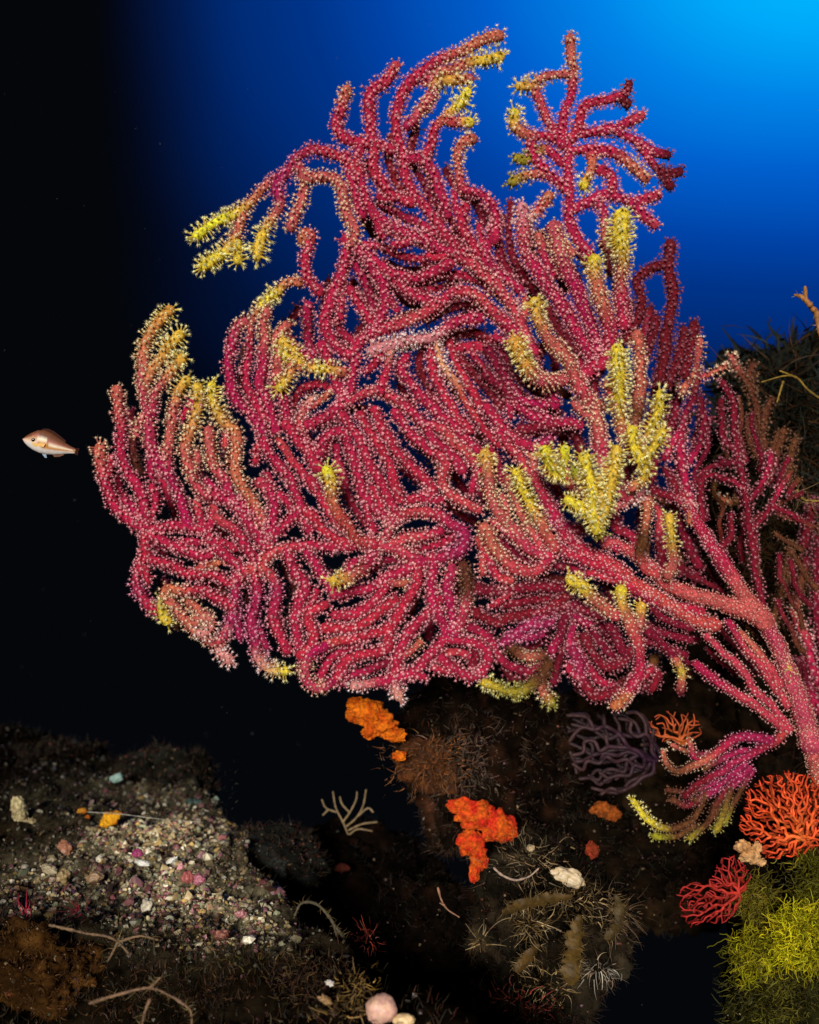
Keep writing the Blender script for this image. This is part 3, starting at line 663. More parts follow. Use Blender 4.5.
for s in FAN:
    q, ql = catmull(s[5], 4); tt = np.gradient(q, axis=0); tt /= np.linalg.norm(tt, axis=1)[:, None]
    for i in range(3, len(q)-3, 5):
        sg = R.choice([-1, 1]); a = R.uniform(.5, .95)*sg*R.choice([1, 1, -1]); c_, s_ = math.cos(a), math.sin(a); t0 = tt[i]*R.choice([-1, 1])
        dr = np.array([t0[0]*c_-t0[1]*s_, t0[0]*s_+t0[1]*c_]); ln_ = R.uniform(13, 30)
        mid = q[i]+dr*ln_*.55; dr2 = dr*.6+t0*.6; dr2 /= np.linalg.norm(dr2); tip = mid+dr2*ln_*.6
        if not inside(*tip, FILL): continue
        oth = occ[((occ-q[i])**2).sum(1) > 9**2]
        if ((oth-tip)**2).sum(1).min() < 10.0**2 or ((oth-mid)**2).sum(1).min() < 6.5**2: continue
        u_ = i/(len(q)-1); dd_ = s[0]+(s[1]-s[0])*u_
        code = s[4][min(len(s[4])-1, int(u_*len(s[4])))]; code = 'P' if code in 'YKG' else code
        add_strand(fan, dd_-R.uniform(0, 5), dd_-1, 4.2, 5.4, R.choice([code, code, 'O' if R.random() < .3 else code])+code, [tuple(tip), tuple(mid), tuple(q[i])])
        occ = np.vstack([occ, [tip], [mid], [(tip+mid)/2], [(mid+q[i])/2]]); ntw += 1
print('twigs', ntw)
for it in range(5000):
    x, y = R.uniform(100, 790), R.uniform(110, 700)
    if not inside(x, y, FILL): continue
    if ((occ-[x, y])**2).sum(1).min() < (12.2-1.0*sstep(430, 560, x))**2: continue
    pa = grow((x, y), occ, 6.5, 60)
    if len(pa) < 4: continue
    pts = [tuple(p) for p in pa[::3]]+([tuple(pa[-1])] if (len(pa)-1) % 3 else [])
    if len(pts) < 2: continue
    right = sstep(430, 560, x); low = sstep(590, 660, x)*sstep(500, 580, y); dd = -R.uniform(8, 16)-right*R.uniform(0, 12)-low*18
    if low > .5 and R.random() < .45: occ = np.vstack([occ, [[x, y]]]); continue
    add_strand(fan, dd, dd, 5, 5.5, R.choice(['PP', 'PWP', 'WDW', 'SP', 'WW', 'WP', 'PW']) if R.random() > right*.6 else R.choice(['DD', 'WD', 'WW']), pts, main=True, dens=.8)  # fill strands at the right coloured darker, light falloff painted in
    occ = np.vstack([occ, np.array(pa)]); nf += 1
print('fill', nf)
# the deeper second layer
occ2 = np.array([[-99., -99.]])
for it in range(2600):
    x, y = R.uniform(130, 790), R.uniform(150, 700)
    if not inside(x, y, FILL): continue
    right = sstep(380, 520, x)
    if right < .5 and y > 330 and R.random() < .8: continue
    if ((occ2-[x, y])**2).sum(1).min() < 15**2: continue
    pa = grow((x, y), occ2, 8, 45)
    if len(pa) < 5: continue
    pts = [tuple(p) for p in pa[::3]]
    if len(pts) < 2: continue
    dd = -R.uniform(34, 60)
    add_strand(fan, dd, dd-8, 5.5, 5.5, R.choice(['DD', 'DPD', 'DB']), pts, main=False, dens=.6)  # dark codes put the shade of the back layer into its colour
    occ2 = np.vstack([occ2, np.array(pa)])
# fine twigs behind the trunk, the shade put into their dark reds and browns
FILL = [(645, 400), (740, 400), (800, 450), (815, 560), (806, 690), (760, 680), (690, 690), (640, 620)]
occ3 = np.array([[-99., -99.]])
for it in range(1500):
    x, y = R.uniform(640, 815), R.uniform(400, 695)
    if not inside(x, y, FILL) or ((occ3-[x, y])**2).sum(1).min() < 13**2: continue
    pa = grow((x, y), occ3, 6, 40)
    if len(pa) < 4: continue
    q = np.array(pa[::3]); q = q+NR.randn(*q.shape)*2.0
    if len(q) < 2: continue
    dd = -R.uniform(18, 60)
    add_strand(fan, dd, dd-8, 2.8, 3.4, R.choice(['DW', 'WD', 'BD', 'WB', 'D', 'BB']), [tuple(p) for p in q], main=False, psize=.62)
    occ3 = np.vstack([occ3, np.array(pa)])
finish(fan)

# ------------------------------------------------------------------ further colonies
red2 = Colony('sea_fan', P(850, 720, 1.12), 'dull dark red sea fan behind the trunk, cut by the right edge', 'sea fan')
for s in strand_list('''
0 0 5 6 DWWP; 819,540 817,580 818,620 828,660
0 0 5 5.5 SSPPP; 794,612 800,628 807,640 812,665 822,690
0 0 4 4.5 BBBB; 783,580 787,562 792,545 
0 0 4 4.5 OBBD; 796,610 799,595 803,575 806,560
0 0 4 4.5 BBBB; 772,640 775,610 784,585 790,560
0 0 5 5.5 DDD; 804,545 808,520 814,500
-4 0 5 5.5 DDPD; 800,660 806,680 815,700 830,720
-4 0 5 5.5 DDD; 812,700 822,715 832,735
'''): add_strand(red2, *s, base_d=1.12)
finish(red2)
brn = Colony('sea_fan', P(775, 470, 1.16), 'fuzzy brown sea fan standing behind the thin red limb at the right', 'sea fan')
for s in strand_list('''
0 0 4 4.5 OBBBB; 731,357 737,368 745,380 753,395 758,420 764,448
0 0 4.5 4.5 BBB; 753,366 750,380 752,392
0 0 4 4.5 BBB; 772,400 766,415 762,430
0 0 4 4.5 OBB; 722,500 735,502 742,495
0 0 4.5 4.5 BBDD; 783,432 778,448 775,465 770,480
-5 0 4 4 BBB; 748,420 750,440 760,460
-5 0 4 4 BBB; 795,440 790,462 788,480
'''): add_strand(brn, *s, base_d=1.14)
finish(brn)

# ------------------------------------------------------------------ branching growths grown inside an outline
def colonise(root, outline, spacing, rng, alpha=.25):
    """points set about one spacing apart inside the outline, each joined to the nearest one already on the tree"""
    xs_ = [p[0] for p in outline]; ys_ = [p[1] for p in outline]; pts = []; fails = 0
    while fails < 600:
        p = np.array((rng.uniform(min(xs_), max(xs_)), rng.uniform(min(ys_), max(ys_))))
        if not inside(*p, outline) or (pts and ((np.array(pts)-p)**2).sum(1).min() < spacing**2): fails += 1; continue
        pts.append(p); fails = 0
    r0 = np.array(root, float); pts.sort(key=lambda p: np.linalg.norm(p-r0)+rng.uniform(0, spacing))
    nodes = [r0]; par = [-1]; ln = [0.0]; kids = [0]
    for p in pts:
        NN = np.array(nodes); d = np.linalg.norm(NN-p, axis=1); cost = d+.30*np.array(ln)+spacing*3*(np.array(kids) > 3)+1e3*(d > 1.9*d.min())
        k = int(cost.argmin()); nodes.append(p); par.append(k); ln.append(ln[k]+d[k]); kids[k] += 1; kids.append(0)
    return np.array(nodes), par
def skeleton_to_strands(nodes, par):
    ch = {}
    for i, p in enumerate(par): ch.setdefault(p, []).append(i)
    size = np.ones(len(par)); 
    for i in range(len(par)-1, 0, -1): size[par[i]] += size[i]
    res = []; stack = [(0, None)]
    while stack:
        i, frm = stack.pop(); path = ([frm] if frm is not None else [])+[i]
        while i in ch:
            c = sorted(ch[i], key=lambda k: -size[k])
            for k in c[1:]: stack.append((k, i))
            i = c[0]; path.append(i)
        if len(path) > 1: res.append(path)
    return res, size
M_lace = mat_attr('lace_coral', .6, .25, 150, .3, .4)
def branchy(name, root, outline, dist, label, cat, colA, colB, rpx, n_att=260, step=3.2, kill=4.5, seed=1, dome=20, mat=None, sides=6, part='branch', rpow=.28, wob=8, layers=1):
    base = P(root[0], root[1], dist); rt = thing(name, base, label, cat); off = np.array(base); VV = []; TT = []; CC = []; b0 = 0
    for lay in range(layers):
        rng = random.Random(seed+lay*17); r0 = (root[0]+rng.uniform(-7, 7)*min(lay, 1), root[1]+rng.uniform(-7, 7)*min(lay, 1)); nodes, par = colonise(r0, outline, kill, rng)
        st, size = skeleton_to_strands(nodes, par); back = -lay*9
        ctr = np.mean(outline, 0); rad = max(np.linalg.norm(np.array(p)-ctr) for p in outline)
        def dpt(p):
            r2 = np.linalg.norm(p-ctr)/rad; return dome*(1-r2*r2)+wob*noise.noise(Vector((p[0]/14, p[1]/14, seed+lay)))+back*(.3+.7*r2)
        st.sort(key=lambda p: -len(p))
        for k, path in enumerate(st):
            q = nodes[path]; qq, s = catmull(q, 1.6); u = s/s[-1]
            d = dist-np.array([dpt(p) for p in qq])/F
            W = np.stack([(qq[:, 0]-409.5)/F*d, d, -(qq[:, 1]-512)/F*d], 1)
            sz = np.interp(u, np.linspace(0, 1, len(path)), [size[i] for i in path])
            r = np.clip(rpx*(sz/size.max())**rpow, rpx*.24, rpx)*d/F*np.array([1+.25*noise.noise(Vector((a/3, k, lay))) for a in s])
            V_, T_ = tube(W, r, sides); tt = np.r_[[0, 0], 1-(sz/size.max())**.3, [1, 1]]
            c = np.repeat(np.array(colA)[None]*(1-tt[:, None])+np.array(colB)[None]*tt[:, None], sides, 0); c = np.vstack([c, c[:1], c[-1:]])
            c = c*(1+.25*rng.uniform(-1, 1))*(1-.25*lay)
            if k < 60 and len(path) > 3: mesh_np(part, V_-off, T_, c, mat or M_lace, rt, smooth=True)
            else: VV.append(V_-off); TT.append(T_+b0); CC.append(c); b0 += len(V_)
    if VV: tag(mesh_np('branchlets', np.vstack(VV), np.vstack(TT), np.vstack(CC), mat or M_lace, rt, smooth=True), kind='stuff')
    return rt
def blob(cx, cy, rx, ry, n=24, j=.1, seed=1):
    rg = random.Random(seed); return [(cx+rx*(1+rg.uniform(-j, j))*math.cos(a*2*math.pi/n), cy+ry*(1+rg.uniform(-j, j))*math.sin(a*2*math.pi/n)) for a in range(n)]
branchy('lace_coral', (800, 838), blob(786, 815, 47, 45, j=.08), .98, 'bright orange-red lacy coral rosette beside the foot of the trunk', 'coral', (.80, .17, .03), (.58, .028, .010), 2.3, 0, 3.0, 4.3, 3, dome=26, wob=16, rpow=.20, layers=3)
branchy('lace_coral', (738, 894), [(676, 893), (690, 882), (705, 884), (716, 866), (722, 857), (735, 855), (748, 868), (752, 876), (742, 890), (738, 908), (725, 925), (705, 922), (690, 928), (680, 915)], .965,
        'dark crimson twiggy coral under the cream sponge', 'coral', (.42, .03, .015), (.28, .009, .012), 2.1, 0, 3.5, 4.8, 5, layers=3, dome=12, wob=10)
branchy('lace_coral', (680, 740), blob(677, 727, 27, 16, j=.15, seed=3), 1.13, 'small orange twiggy coral behind the lower net of the sea fan', 'coral', (.50, .11, .02), (.26, .022, .01), 1.8, 0, 3.5, 5.0, 7, dome=8, layers=2)
branchy('purple_gorgonian', (658, 760), [(566, 712), (600, 715), (640, 708), (655, 730), (655, 772), (630, 790), (600, 795), (575, 775), (568, 750)], 1.14,
        'dim purple gorgonian with dull buff fingers left of the orange twiggy coral', 'gorgonian', (.020, .0035, .017), (.045, .022, .015), 2.6, 0, 5, 9.0, 9, dome=10, rpow=.08, layers=3)
o = thing('white_gorgonian', P(348, 833, 1.35), 'tiny pale wiry gorgonian alone against the dark gap', 'gorgonian')
for pts in ([(348, 834), (343, 822), (336, 808), (333, 792)], [(343, 822), (350, 812), (356, 800), (357, 792)], [(350, 813), (342, 804), (340, 797)], [(347, 826), (356, 818), (363, 806), (366, 790)],
            [(358, 816), (368, 808), (373, 812)], [(349, 830), (362, 824), (377, 822)], [(350, 834), (358, 829), (372, 831)], [(336, 812), (326, 808), (322, 800)], [(328, 810), (323, 815)]):
    q, s = catmull([(a, b, 6*noise.noise(Vector((a/10, b/10, 0)))) for a, b in pts], 2)
    W = np.array([P(a, b, 1.35-c/F)[:] for a, b, c in q]); V_, T_ = tube(W, np.linspace(1.0, .8, len(W))*1.35/F*(1+.15*NR.randn(len(W)).clip(-1, 1)), 6)
    mesh_np('branch', V_-np.array(o.location), T_, np.tile((.19, .13, .065), (len(V_), 1)), M_lace, o, smooth=True)

# ------------------------------------------------------------------ sponges
M_sponge = mat_attr('sponge', .85, .1, 260, .55, 1.0)
def sponge(lobes, dist, label, colA, colB, cat='sponge', name='sponge', seed=0, lum=.38, sub=4):
    x0, y0 = lobes[0][:2]; base = P(x0, y0, dist); rt = thing(name, base, label, cat); Vs = []; Ts = []; Cs = []; b0 = 0
    for k, (x, y, rx, ry) in enumerate(lobes):
        v, f = rock_shape((0, 0, 0), (rx/F*dist, min(rx, ry)*.7/F*dist, ry/F*dist), seed+k*3.1, sub, lum, 2.0, .09)
        v = v+np.array(P(x, y, dist-R.uniform(0, 4)/F))-np.array(base)
        c = np.array([np.array(colA)+(np.array(colB)-np.array(colA))*min(1, max(0, .5+1.4*noise.noise(Vector(p)*90+Vector((seed, 0, 0))))) for p in v])
        mesh_np('lobe', v, f, c, M_sponge, rt, smooth=True)
    return rt
sponge([(366, 712, 19, 12), (378, 722, 17, 12), (371, 732, 9, 7), (394, 735, 12, 7), (356, 704, 9, 7), (399, 756, 7, 5)], 1.12, 'bright orange sponge sheet hanging just under the lower edge of the sea fan', (.78, .18, .008), (.50, .075, .004), seed=2)
sponge([(478, 815, 22, 14), (498, 826, 17, 15), (462, 806, 15, 8), (470, 842, 13, 12), (478, 860, 9, 12), (474, 874, 5, 8), (508, 830, 9, 11)], 1.09, 'scarlet and orange lumpy sponge on the middle rock', (.60, .028, .010), (.66, .11, .01), seed=20)
sponge([(420, 756, 26, 17), (438, 778, 22, 16), (410, 770, 12, 12)], 1.17, 'dull rusty sponge crust between the orange sponge and the scarlet one', (.12, .038, .010), (.05, .018, .008), seed=30)
sponge([(603, 809, 12, 7), (612, 814, 8, 7)], 1.20, 'small burnt orange sponge right of the scarlet one', (.35, .08, .01), (.20, .05, .01), seed=40)
sponge([(592, 850, 7, 8)], 1.05, 'little brick red sponge knob above the white shell', (.30, .04, .015), (.2, .03, .01), seed=44)
sponge([(742, 846, 8, 6), (750, 855, 10, 8), (757, 848, 5, 6), (761, 862, 5, 4)], .97, 'cream knobbly sponge between the two red corals', (.72, .42, .19), (.55, .27, .10), seed=50)
sponge([(110, 819, 8, 7), (105, 823, 5, 5), (116, 815, 5, 4)], 1.25, 'bright yellow-orange sponge ball behind the gravel', (.75, .36, .015), (.70, .20, .01), seed=55, sub=3)
sponge([(82, 811, 5, 3), (87, 818, 3, 3)], 1.28, 'small orange sponge left of the yellow ball', (.45, .20, .02), (.40, .10, .01), seed=58, sub=3)
sponge([(18, 806, 7, 9), (20, 817, 7, 9), (29, 822, 7, 4)], 1.26, 'pale cream upright sponge at the left edge of the ledge', (.50, .42, .22), (.35, .27, .14), seed=60)
sponge([(296, 948, 10, 14), (300, 960, 8, 8), (292, 934, 9, 7)], 1.0, 'purplish tan sponge lump right of the gravel', (.24, .13, .08), (.12, .04, .06), seed=70)
sponge([(324, 952, 5, 3)], 1.0, 'tiny orange sponge right of the purplish lump', (.30, .09, .02), (.2, .05, .01), seed=75, sub=3)
sponge([(342, 868, 8, 4)], 1.3, 'faint dark red sponge patch below the pale wiry gorgonian', (.09, .014, .006), (.05, .01, .005), seed=78, sub=3)
sponge([(180, 812, 20, 10), (196, 806, 12, 7), (170, 818, 12, 6)], 1.36, 'blue-grey encrusting sponge on the greenish hummock', (.07, .11, .10), (.04, .07, .065), seed=80)
sponge([(440, 748, 28, 18), (462, 765, 22, 20), (448, 790, 16, 18)], 1.24, 'furry grey-mauve sponge on the middle rock', (.085, .045, .035), (.05, .03, .02), seed=85)
sponge([(432, 715, 24, 14), (450, 705, 16, 12)], 1.26, 'dark green sponge under the fan edge', (.008, .035, .012), (.012, .02, .008), seed=88)

# ------------------------------------------------------------------ shells and stones
M_shell = mat_attr('shell', .4, .4, 130, .25, .3)
def shell(x, y, d, rx, ry, label, colA, colB, ribs=0, seed=0, rot=0.0, name='shell', cat='shell', flat=.55):
    v, f = ICO[4]; ctr = P(x, y, d); o_ = []; c_ = []
    for p in v:
        pv = Vector(p); a = math.atan2(p[2], p[0]); rr = 1+(.12 if ribs else .42)*fbm(pv*1.5+Vector((seed, 0, 0)), 3)+(.03*math.sin(a*ribs)*max(0, -p[1]) if ribs else 0)
        o_.append(p*rr); t = .5+.5*noise.noise(pv*3+Vector((seed, 3, 0))); c_.append((np.array(colA)*t+np.array(colB)*(1-t))*(1 if ribs else .75)*(.7+.6*(.5+.5*noise.noise(pv*6))))
    vv = np.array(o_)*np.array([rx, min(rx, ry)*flat/.6, ry])/F*d; cr_, sr_ = math.cos(rot), math.sin(rot)
    vv = np.stack([vv[:, 0]*cr_-vv[:, 2]*sr_, vv[:, 1], vv[:, 0]*sr_+vv[:, 2]*cr_], 1)
    o = mesh_np(name, vv, f, np.array(c_), M_shell, smooth=True); o.location = ctr
    return tag(o, label, cat)
shell(381, 1009, .80, 16, 14, 'large pale pink and cream shell at the bottom edge', (.70, .46, .28), (.56, .27, .26), 26, 3, .2)
shell(404, 1020, .79, 11, 6, 'cream shell lying right of the large pink one', (.72, .52, .26), (.6, .4, .2), 18, 5, 0)
shell(569, 877, 1.0, 15, 8, 'white broken shell among the brown filaments', (.85, .72, .50), (.62, .42, .20), 0, 7, -.3)
shell(147, 905, .99, 6, 6, 'round cream shell at the lower edge of the gravel', (.62, .56, .42), (.5, .42, .3), 0, 9)
shell(188, 877, 1.04, 6, 6, 'rose pink pebble in the gravel, left of its twin', (.48, .12, .10), (.36, .10, .10), 0, 11, name='pebble', cat='pebble')
shell(199, 879, 1.04, 6, 5, 'mauve pink pebble in the gravel, right of its twin', (.50, .17, .22), (.4, .13, .17), 0, 13, name='pebble', cat='pebble')
shell(137, 853, 1.1, 5, 4, 'magenta pebble at the upper edge of the gravel', (.38, .05, .16), (.3, .04, .12), 0, 15, name='pebble', cat='pebble')
shell(66, 847, 1.1, 8, 6, 'salmon shell piece left of the gravel', (.40, .16, .09), (.30, .13, .07), 0, 17, -.6)
shell(64, 876, 1.03, 6, 7, 'buff ring-like shell left of the gravel', (.35, .24, .10), (.25, .17, .08), 0, 19)
shell(49, 869, 1.05, 8, 4, 'cream flat shell piece far left of the gravel', (.42, .34, .20), (.3, .24, .15), 0, 21, -.3)
shell(95, 877, 1.03, 8, 5, 'tan shell piece below the left gravel', (.32, .20, .10), (.22, .13, .07), 0, 23)
shell(142, 863, 1.09, 7, 3, 'white shell splinter in the middle of the gravel', (.80, .80, .72), (.65, .62, .55), 0, 25, -.2)
shell(172, 860, 1.10, 6, 2.2, 'thin white shell splinter tilted upward', (.80, .80, .70), (.65, .62, .55), 0, 27, .5)
shell(117, 778, 1.4, 7, 4, 'pale aqua shell on the far hummock', (.30, .45, .38), (.22, .34, .30), 0, 29, .2)
shell(215, 800, 1.38, 4, 3, 'small white shell right of the blue-grey sponge', (.42, .50, .36), (.3, .4, .3), 0, 31)
shell(241, 914, .98, 5, 4, 'pink shell bit at the right tip of the gravel', (.45, .18, .18), (.35, .14, .14), 0, 33)
shell(222, 935, .96, 8, 5, 'dull red shell piece below the gravel tip', (.34, .11, .08), (.25, .10, .06), 0, 35, .2)
shell(256, 961, .95, 5, 4, 'cream pink pebble between gravel and purplish lump', (.40, .24, .16), (.3, .18, .12), 0, 37, name='pebble', cat='pebble')
shell(298, 955, .97, 3.5, 3, 'glossy amber pebble on the purplish lump', (.55, .33, .12), (.4, .25, .1), 0, 39, name='pebble', cat='pebble')
shell(330, 983, .845, 4.5, 3, 'small white shell left above the large pink one', (.70, .66, .62), (.6, .5, .42), 0, 41, -.4)
shell(325, 1000, .825, 7, 4, 'amber shell piece left of the large pink one', (.40, .24, .10), (.3, .16, .07), 0, 43, -.5)
shell(531, 848, 1.0, 4, 3.5, 'small cream knob above the white broken shell', (.50, .36, .20), (.4, .28, .15), 0, 45, name='pebble', cat='pebble')

# loose gravel: nobody could count it
def scatter_stones(name, spots, mat):
    VV = []; TT = []; CC = []; b0 = 0; v, f = ICO[1]
    for (c, s, colr) in spots:  # each crumb its own outline
        sc = np.array([R.uniform(.6, 1.3), R.uniform(.6, 1.3), R.uniform(.35, .9)])*s
        w_ = v*(1+.3*NR.randn(len(v), 1).clip(-1.5, 1.5))*sc
        e = NR.uniform(0, 6.28, 3); ca, sa = math.cos(e[0]), math.sin(e[0]); cb, sb = math.cos(e[1]), math.sin(e[1])
        w_ = w_@np.array([[ca, sa, 0], [-sa, ca, 0], [0, 0, 1]])@np.array([[1, 0, 0], [0, cb, sb], [0, -sb, cb]])
        VV.append(w_+np.array(c)); TT.append(f+b0); CC.append(np.tile(colr, (len(v), 1))); b0 += len(v)
    return tag(mesh_np(name, np.vstack(VV), np.vstack(TT), np.vstack(CC), mat), kind='stuff')
GC = [(.40, .33, .18), (.34, .26, .13), (.46, .40, .26), (.20, .12, .07), (.24, .08, .08), (.60, .54, .40), (.40, .26, .08), (.15, .14, .08), (.28, .12, .13), (.10, .05, .025), (.24, .24, .14), (.30, .22, .10), (.06, .03, .015)]
spots = []
for k in range(130000):
    x, y = R.uniform(-.95, .02), R.uniform(.7, 1.75); pr = patch(x, y)
    if R.random() > pr*1.15+.02: continue
    if x > edge_x(y): continue
    s = R.choice([.0009, .0011, .0014, .0018, .0024, .0032])*R.uniform(.8, 1.25)*(1+.9*(R.random() < .06))
    cc = np.array(R.choice(GC))*R.uniform(.5, 1.35)*(.2+1.1*min(1, pr*1.2))*(1-.6*sstep(1.25, 1.5, y))  # crumbs painted brighter in the lit patch, darker towards the back
    spots.append(((x, y, bed(x, y)+s*.3), s, cc))
    if len(spots) > 26000: break
print('gravel', len(spots))
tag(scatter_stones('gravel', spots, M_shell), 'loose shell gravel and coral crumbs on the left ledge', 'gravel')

# ------------------------------------------------------------------ turf, filaments and weeds
M_weed = mat_attr('weed', .7, .2, 100, .4, 0, .3)
def blades(name, roots, nors, length, width, cols, seg=4, curl=.8, parent=None, off=(0, 0, 0), sag=0.0, mat=None):
    n = len(roots); roots = np.asarray(roots); nors = np.asarray(nors); Ls = length*(1+.45*NR.randn(n).clip(-1.8, 2.2))
    d = nors+NR.randn(n, 3)*.45; d /= np.linalg.norm(d, axis=1)[:, None]
    side = np.cross(d, NR.randn(n, 3)); side /= np.linalg.norm(side, axis=1)[:, None]
    P_ = [roots]; p = roots.copy(); dd = d.copy(); tw = NR.randn(n, 3)*curl
    for k in range(seg):
        p = p+dd*(Ls/seg)[:, None]; P_.append(p.copy()); dd = dd+tw/seg+NR.randn(n, 3)*curl*.35/seg; dd[:, 2] -= sag/seg; dd /= np.linalg.norm(dd, axis=1)[:, None]
    V_ = []
    for k, q in enumerate(P_):
        w_ = width*(1-.75*k/seg); V_ += [q-side*w_, q+side*w_]
    V_ = np.stack(V_, 1).reshape(-1, 3)-np.array(off); m = 2*(seg+1); T = []
    for k in range(seg): T += [(2*k, 2*k+1, 2*k+3), (2*k, 2*k+3, 2*k+2)]
    T = (np.array(T)[None]+np.arange(n)[:, None, None]*m).reshape(-1, 3)
    cc = np.repeat(cols, m, 0)
    return mesh_np(name, V_, T, cc, mat or M_weed, parent)
def pick_cols(pal, n, jit=.35):
    c = np.array(pal)[NR.randint(0, len(pal), n)]; return c*(1+jit*NR.randn(n, 1).clip(-1.6, 2))
def on_mesh(v, f, n, up=None):
    a, b, c = v[f[:, 0]], v[f[:, 1]], v[f[:, 2]]; nr = np.cross(b-a, c-a); ar = np.linalg.norm(nr, axis=1); nr = nr/(ar[:, None]+1e-12)
    wgt = ar*(nr[:, 1] < .35)                      # the sides the sea is open to
    k = NR.choice(len(f), n, p=wgt/wgt.sum()); u = NR.rand(n, 2); m = u.sum(1) > 1; u[m] = 1-u[m]
    return a[k]+(b-a)[k]*u[:, :1]+(c-a)[k]*u[:, 1:], nr[k]
TURF = [(.03, .018, .008), (.022, .018, .009), (.05, .02, .010), (.012, .010, .006), (.04, .035, .018), (.05, .014, .010)]
for k, (v, f, tf, o) in enumerate(rock_pts):
    n = int(5200*tf*(2 if k == 4 else 1)); pp, nn = on_mesh(v, f, n)
    pal = TURF
    if k == 0: pal = [(.09, .04, .015), (.06, .04, .025), (.05, .02, .012), (.10, .06, .04), (.02, .015, .01)]
    if k == 4: pal = [(.03, .012, .005), (.018, .008, .004), (.045, .016, .006), (.03, .02, .006), (.012, .012, .008)]
    if k == 6: pal = [(.08, .075, .012), (.05, .045, .01), (.11, .10, .015)]
    if k == 7: pal = [(.08, .034, .007), (.05, .018, .005), (.10, .045, .010)]
    if k in (8, 9, 10): pal = [tuple(c*.35 for c in q_) for q_ in pal]  # turf of the gap rocks darkened too, shade put into its colour
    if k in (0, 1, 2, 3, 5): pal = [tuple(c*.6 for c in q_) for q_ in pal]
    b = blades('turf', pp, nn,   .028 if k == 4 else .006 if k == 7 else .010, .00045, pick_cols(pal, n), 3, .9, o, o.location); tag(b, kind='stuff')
for k, (v, f, tf, o) in enumerate(rock_pts):
    n = 90 if k in (9, 10) else 420 if k != 4 else 250; pp, nn = on_mesh(v, f, n)
    cr_ = pick_cols([(.10, .06, .03), (.12, .08, .04), (.12, .03, .015), (.05, .05, .03), (.09, .04, .05), (.15, .10, .05)], n, .5)
    sp_ = [(pp[q]-np.array(o.location), R.choice([.0006, .0009, .0013, .0019]), cr_[q]) for q in range(n)]
    b = scatter_stones('crust', sp_, M_shell); b.parent = o; tag(b, kind='stuff')
# turf on the ledge
rts = []; nr_ = []
while len(rts) < 15000:
    x, y = R.uniform(-1.0, .12), R.uniform(.62, 1.8)
    if x > edge_x(y)-.02 or bed(x, y) < -.6 or (patch(x, y) > .5 and R.random() < .85): continue
    rts.append((x, y, bed(x, y))); nr_.append((0, 0, 1))
tc_ = pick_cols(TURF, len(rts))*np.array([[1-.75*sstep(1.1, 1.6, r[1])] for r in rts])  # turf darkened with distance, light falloff put into its colour
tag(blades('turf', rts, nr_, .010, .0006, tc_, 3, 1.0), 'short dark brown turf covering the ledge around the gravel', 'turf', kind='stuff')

# brown filament tufts, bottom centre
M_fil = mat_attr('filament', .6, .3, 80, .3, 0, .2)
def tuft(x, y, d, n, ln, spread, label, pal, name='filament_tuft', width=.0006, ndir=(0, -.5, .2), curl=.6, cat='algae', sag=.2, group=None):
    base = P(x, y, d); off = np.array(base); r = NR.randn(n, 3)*np.array(spread)/F*d
    nn = r/(np.linalg.norm(r, axis=1)[:, None]+1e-9)*.9+np.array(ndir)
    o = blades(name, r, nn, ln/F*d*.8, width, pick_cols(pal, n, .5), 6, curl*1.7, None, (0, 0, 0), sag, M_fil); o.location = base
    return tag(o, label, cat, group)
PALE = [(.17, .11, .04), (.11, .065, .02), (.30, .21, .10), (.07, .045, .015), (.05, .03, .01)]
tuft(482, 941, .98, 80, 17, (3, 3, 3), 'star of pale spiky filaments at the left end of the tufts', PALE, curl=.3, sag=0)
tuft(530, 925, .98, 170, 18, (9, 5, 6), 'pale spiky tuft right of the star tuft', PALE, curl=.6)
tuft(575, 900, 1.0, 200, 18, (16, 6, 10), 'curly pale tuft just below the white broken shell', PALE, curl=1.6)
tuft(545, 985, .97, 130, 16, (16, 6, 8), 'tangled pale tuft under the brown fronds', PALE, curl=1.4, sag=.5)
tuft(597, 970, .98, 80, 18, (9, 5, 4), 'thin white hanging tuft right of the long hanging frond', [(.34, .30, .24), (.22, .16, .1)], curl=.5, sag=1.0)
tuft(528, 862, 1.02, 220, 14, (16, 8, 12), 'short tan fuzz on the rock beside the scarlet sponge', [(.14, .10, .045), (.10, .08, .04), (.2, .12, .06)], curl=1.0)
tuft(620, 915, 1.0, 90, 24, (12, 6, 8), 'brown feathery tuft above the dark gap', [(.10, .06, .03), (.07, .04, .02)], curl=.7, sag=.8)
tuft(468, 765, 1.17, 800, 12, (18, 8, 18), 'grey-mauve fuzz over the middle rock', [(.09, .05, .04), (.07, .05, .03), (.12, .07, .05)], curl=1.0)
tuft(430, 762, 1.145, 700, 9, (20, 8, 14), 'rust coloured fuzz under the orange sponge', [(.18, .06, .015), (.10, .05, .02)], curl=1.0)
tuft(520, 1008, .95, 120, 12, (26, 5, 10), 'dark red fuzz at the bottom edge', [(.16, .02, .012), (.09, .02, .01)], curl=1.0)
tuft(368, 940, 1.0, 60, 16, (7, 5, 5), 'dull red tuft above the pale shell', [(.20, .03, .015), (.11, .02, .012)], curl=1.0)
tuft(25, 918, .98, 24, 22, (2, 2, 2), 'crimson feathery alga at the left edge', [(.36, .015, .04), (.25, .01, .03)], curl=.5, ndir=(-.1, -.2, .5), sag=-.1)
tuft(80, 912, 1.0, 22, 14, (6, 3, 3), 'dark crimson alga below the left gravel', [(.26, .012, .03), (.16, .01, .02)], curl=.6)
tuft(355, 990, .84, 120, 14, (9, 5, 10), 'ochre curly tuft left of the large pale shell', [(.26, .15, .03), (.17, .10, .03)], curl=1.4)
